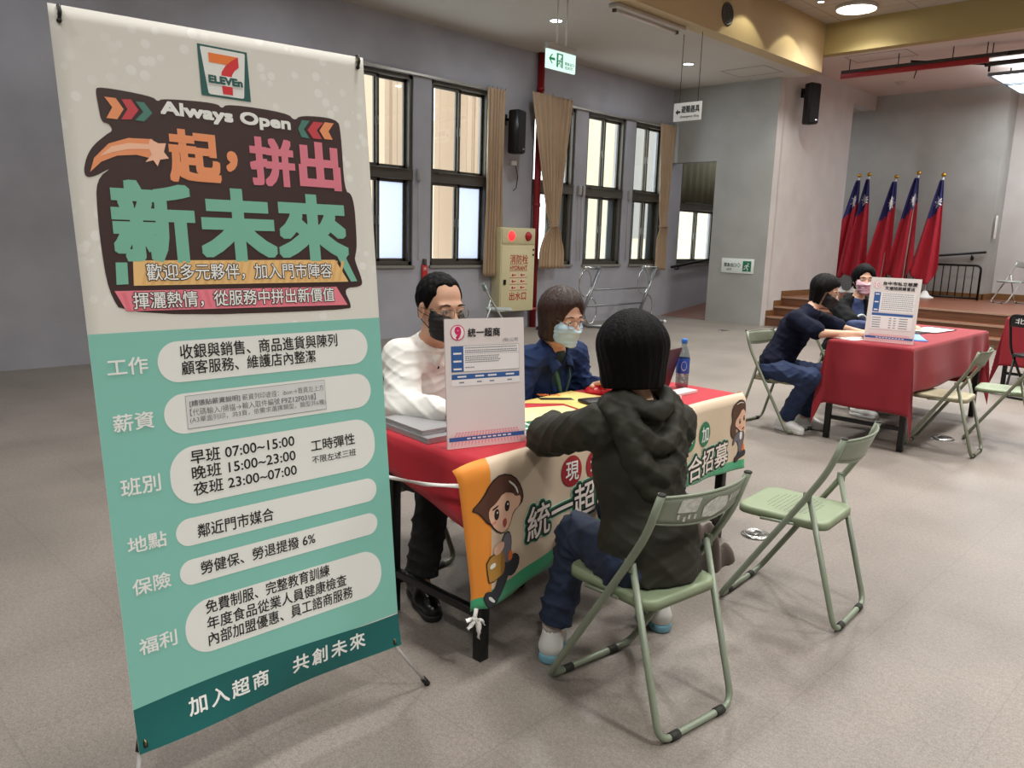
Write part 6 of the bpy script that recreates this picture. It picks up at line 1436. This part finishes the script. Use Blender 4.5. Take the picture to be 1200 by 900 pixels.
x.cone((-1.47, 2.36, .52), (-1.42, 2.44, .42), .025, .055, .04, sq=((.8, -.6, 0), .5)); x.cone((-1.42, 2.44, .42), (-1.38, 2.50, .335), .055, .085, .04, sq=((.8, -.6, 0), .5)); x.folds(.008, [(60, 60, 4, 0, .8), (30, -50, 8, 1, .5)]); x.cut((-1.38, 2.5, .325), (.25, .3, -1)); sdf_obj('pouch', [(x, 0)], mat('bag_brown', '3f332a', .75, sheen=.2), bg, bg.location)
B().tube([V((-1.47, 2.36, .53))-bg.location, V((-1.38, 2.31, .60))-bg.location, V((-1.25, 2.262, .60))-bg.location], .012, 8).build('strap', mat('bag_brown'), bg)

# ---------------------------------------------------------------- at the second table: woman in the navy t-shirt
loc = (-3.0, 6.2, 0); r = empty('person', loc, 'woman in navy t-shirt and black face mask leaning over the dark red table', 'person')
H = Head((-2.735, 6.40, 1.135), .12, .30, 0, 1.0)
J = dict(F=(1, .12, 0), hip=(-2.99, 6.17, .48), chest=(-2.90, 6.26, .80), neck=(-2.815, 6.33, .975), shR=(-2.835, 6.12, .915), shL=(-2.86, 6.45, .915), elR=(-2.60, 6.08, .825), elL=(-2.62, 6.55, .83), wrR=(-2.40, 6.32, .825), wrL=(-2.42, 6.46, .825),
         knR=(-2.62, 6.02, .48), knL=(-2.64, 6.30, .48), anR=(-2.84, 6.10, .085), anL=(-2.80, 6.36, .085), toR=(.95, -.25, 0), toL=(1, 0, 0), hdR=(.75, .7, 0), hdL=(.9, -.3, 0), curlR=1.1)
body_mesh(r, loc, J, H, m_skin, True, h=.009); face_extras(r, H, loc); spectacles(r, H, loc, m_gold2, .025, .018); face_mask(r, H, loc, mat('mask_black'))
bob_hair(r, H, loc, m_hairbk, .115, .094, h=.005, taper=.8, wide=True, amp=.003)
m_tee = mat('navy_tshirt', '0d1226', .85, spec=.2); x = S((-3.35, 5.8, .38), (-2.4, 6.8, 1.1), .008); top_prims(x, J, .016, True, .4, bulk=.015); x.folds(.003, FOLD); x.creases(.005, CREASE); x.cone(J['neck'], H.T(-.01, 0, -.07), .058, .062, .01, 'sub')
sdf_obj('t_shirt', [(x, 0)], m_tee, r, loc)
trousers(r, loc, J, mat('dark_denim', '18284a', .8, noise_amt=.15, nscale=14), True, .018, 'jeans', h=.009)
for sd in 'LR': shoe(r, loc, J['an'+sd], J['to'+sd], mat('shoe_white', 'e8e8e6', .5), mat('shoe_sole_white', 'd9d9d6', .5), True, .98)
# ---------------------------------------------------------------- woman in the pink mask
loc = (-2.95, 7.45, 0); r = empty('person', loc, 'woman in pink face mask and black hooded vest behind the dark red table', 'person')
H = Head((-2.86, 7.50, 1.205), -.95, .05, 0, 1.02)
J = dict(F=(1, -.55, 0), hip=(-3.0, 7.45, .48), chest=(-2.93, 7.46, .82), neck=(-2.90, 7.50, 1.015), shR=(-2.985, 7.30, .95), shL=(-2.80, 7.66, .945), elR=(-2.78, 7.12, .80), elL=(-2.62, 7.66, .80), wrR=(-2.50, 7.20, .815), wrL=(-2.42, 7.50, .815),
         knR=(-2.62, 7.20, .48), knL=(-2.58, 7.50, .48), anR=(-2.66, 7.18, .085), anL=(-2.62, 7.50, .085), toR=(1, -.2, 0), toL=(1, 0, 0))
body_mesh(r, loc, J, H, m_skin2, True, h=.009); face_extras(r, H, loc); face_mask(r, H, loc, mat('mask_pink', 'e2bccb', .75))
bob_hair(r, H, loc, m_hairb, .095, .088, h=.005, taper=.72, amp=.003)
x = S((-3.35, 7.0, .4), (-2.4, 7.95, 1.15), .008); top_prims(x, J, .013, True, 1.0, bulk=.012); x.folds(.004, FOLD); x.cone(J['neck'], H.T(0, 0, -.07), .06, .066, .01, 'sub'); tp = sdf_obj('top', [(x, 0)], mat('printed_blue_top', '27375f', .75), r, loc)
F = V(J['F']).normalized(); ch = V(J['chest']); sd_ = V((-F.y, F.x, 0)); b = B()
cf = lambda u, v, h: ch + sd_*u + V((0, 0, v)) + F*(math.sqrt(max(.001, 1-(u/.19)**2-(v/.30)**2))*.142+.004+h) - V(loc)
b.tube([cf(.07*math.cos(a)+.0, .085*math.sin(a)-.02, 0) for a in [PI*.15+1.45*PI*i/16 for i in range(17)]], .012, 8); b.tube([cf(-.02+.02*i, -.09+.012*i, 0) for i in range(5)], .009, 8)
b.build('printed_motif', mat('motif_pale', 'b9c2bf', .7), tp)
x = S((-3.35, 7.0, .4), (-2.4, 7.95, 1.2), .008); top_prims(x, J, .026, True, .2, bulk=.02); x.folds(.005, FOLD); x.ell(ch+F*.16+V((0, 0, -.02)), [.16, .085, .34], np.array(Matrix.Rotation(math.atan2(F.y, F.x), 3, 'Z')), .02, 'sub'); x.cone(J['neck'], H.T(0, 0, -.06), .062, .07, .01, 'sub')
nk = npv(J['neck']); fF = npv(F); fS = npv(sd_)
x.chain([nk - fF*(.07*math.cos(a)) + fS*(.10*math.sin(a)) + [0, 0, -.01+.03*math.cos(a)] for a in np.linspace(-2.0, 2.0, 12)], [.034]*12, .02)
sdf_obj('hooded_vest', [(x, 0)], mat('vest_black', '08090b', .85, spec=.2), r, loc)
trousers(r, loc, J, mat('dark_trousers'), True, .014, h=.011)
for sd in 'LR': shoe(r, loc, J['an'+sd], J['to'+sd], mat('shoe_white'), mat('shoe_sole_white'), True, .95)
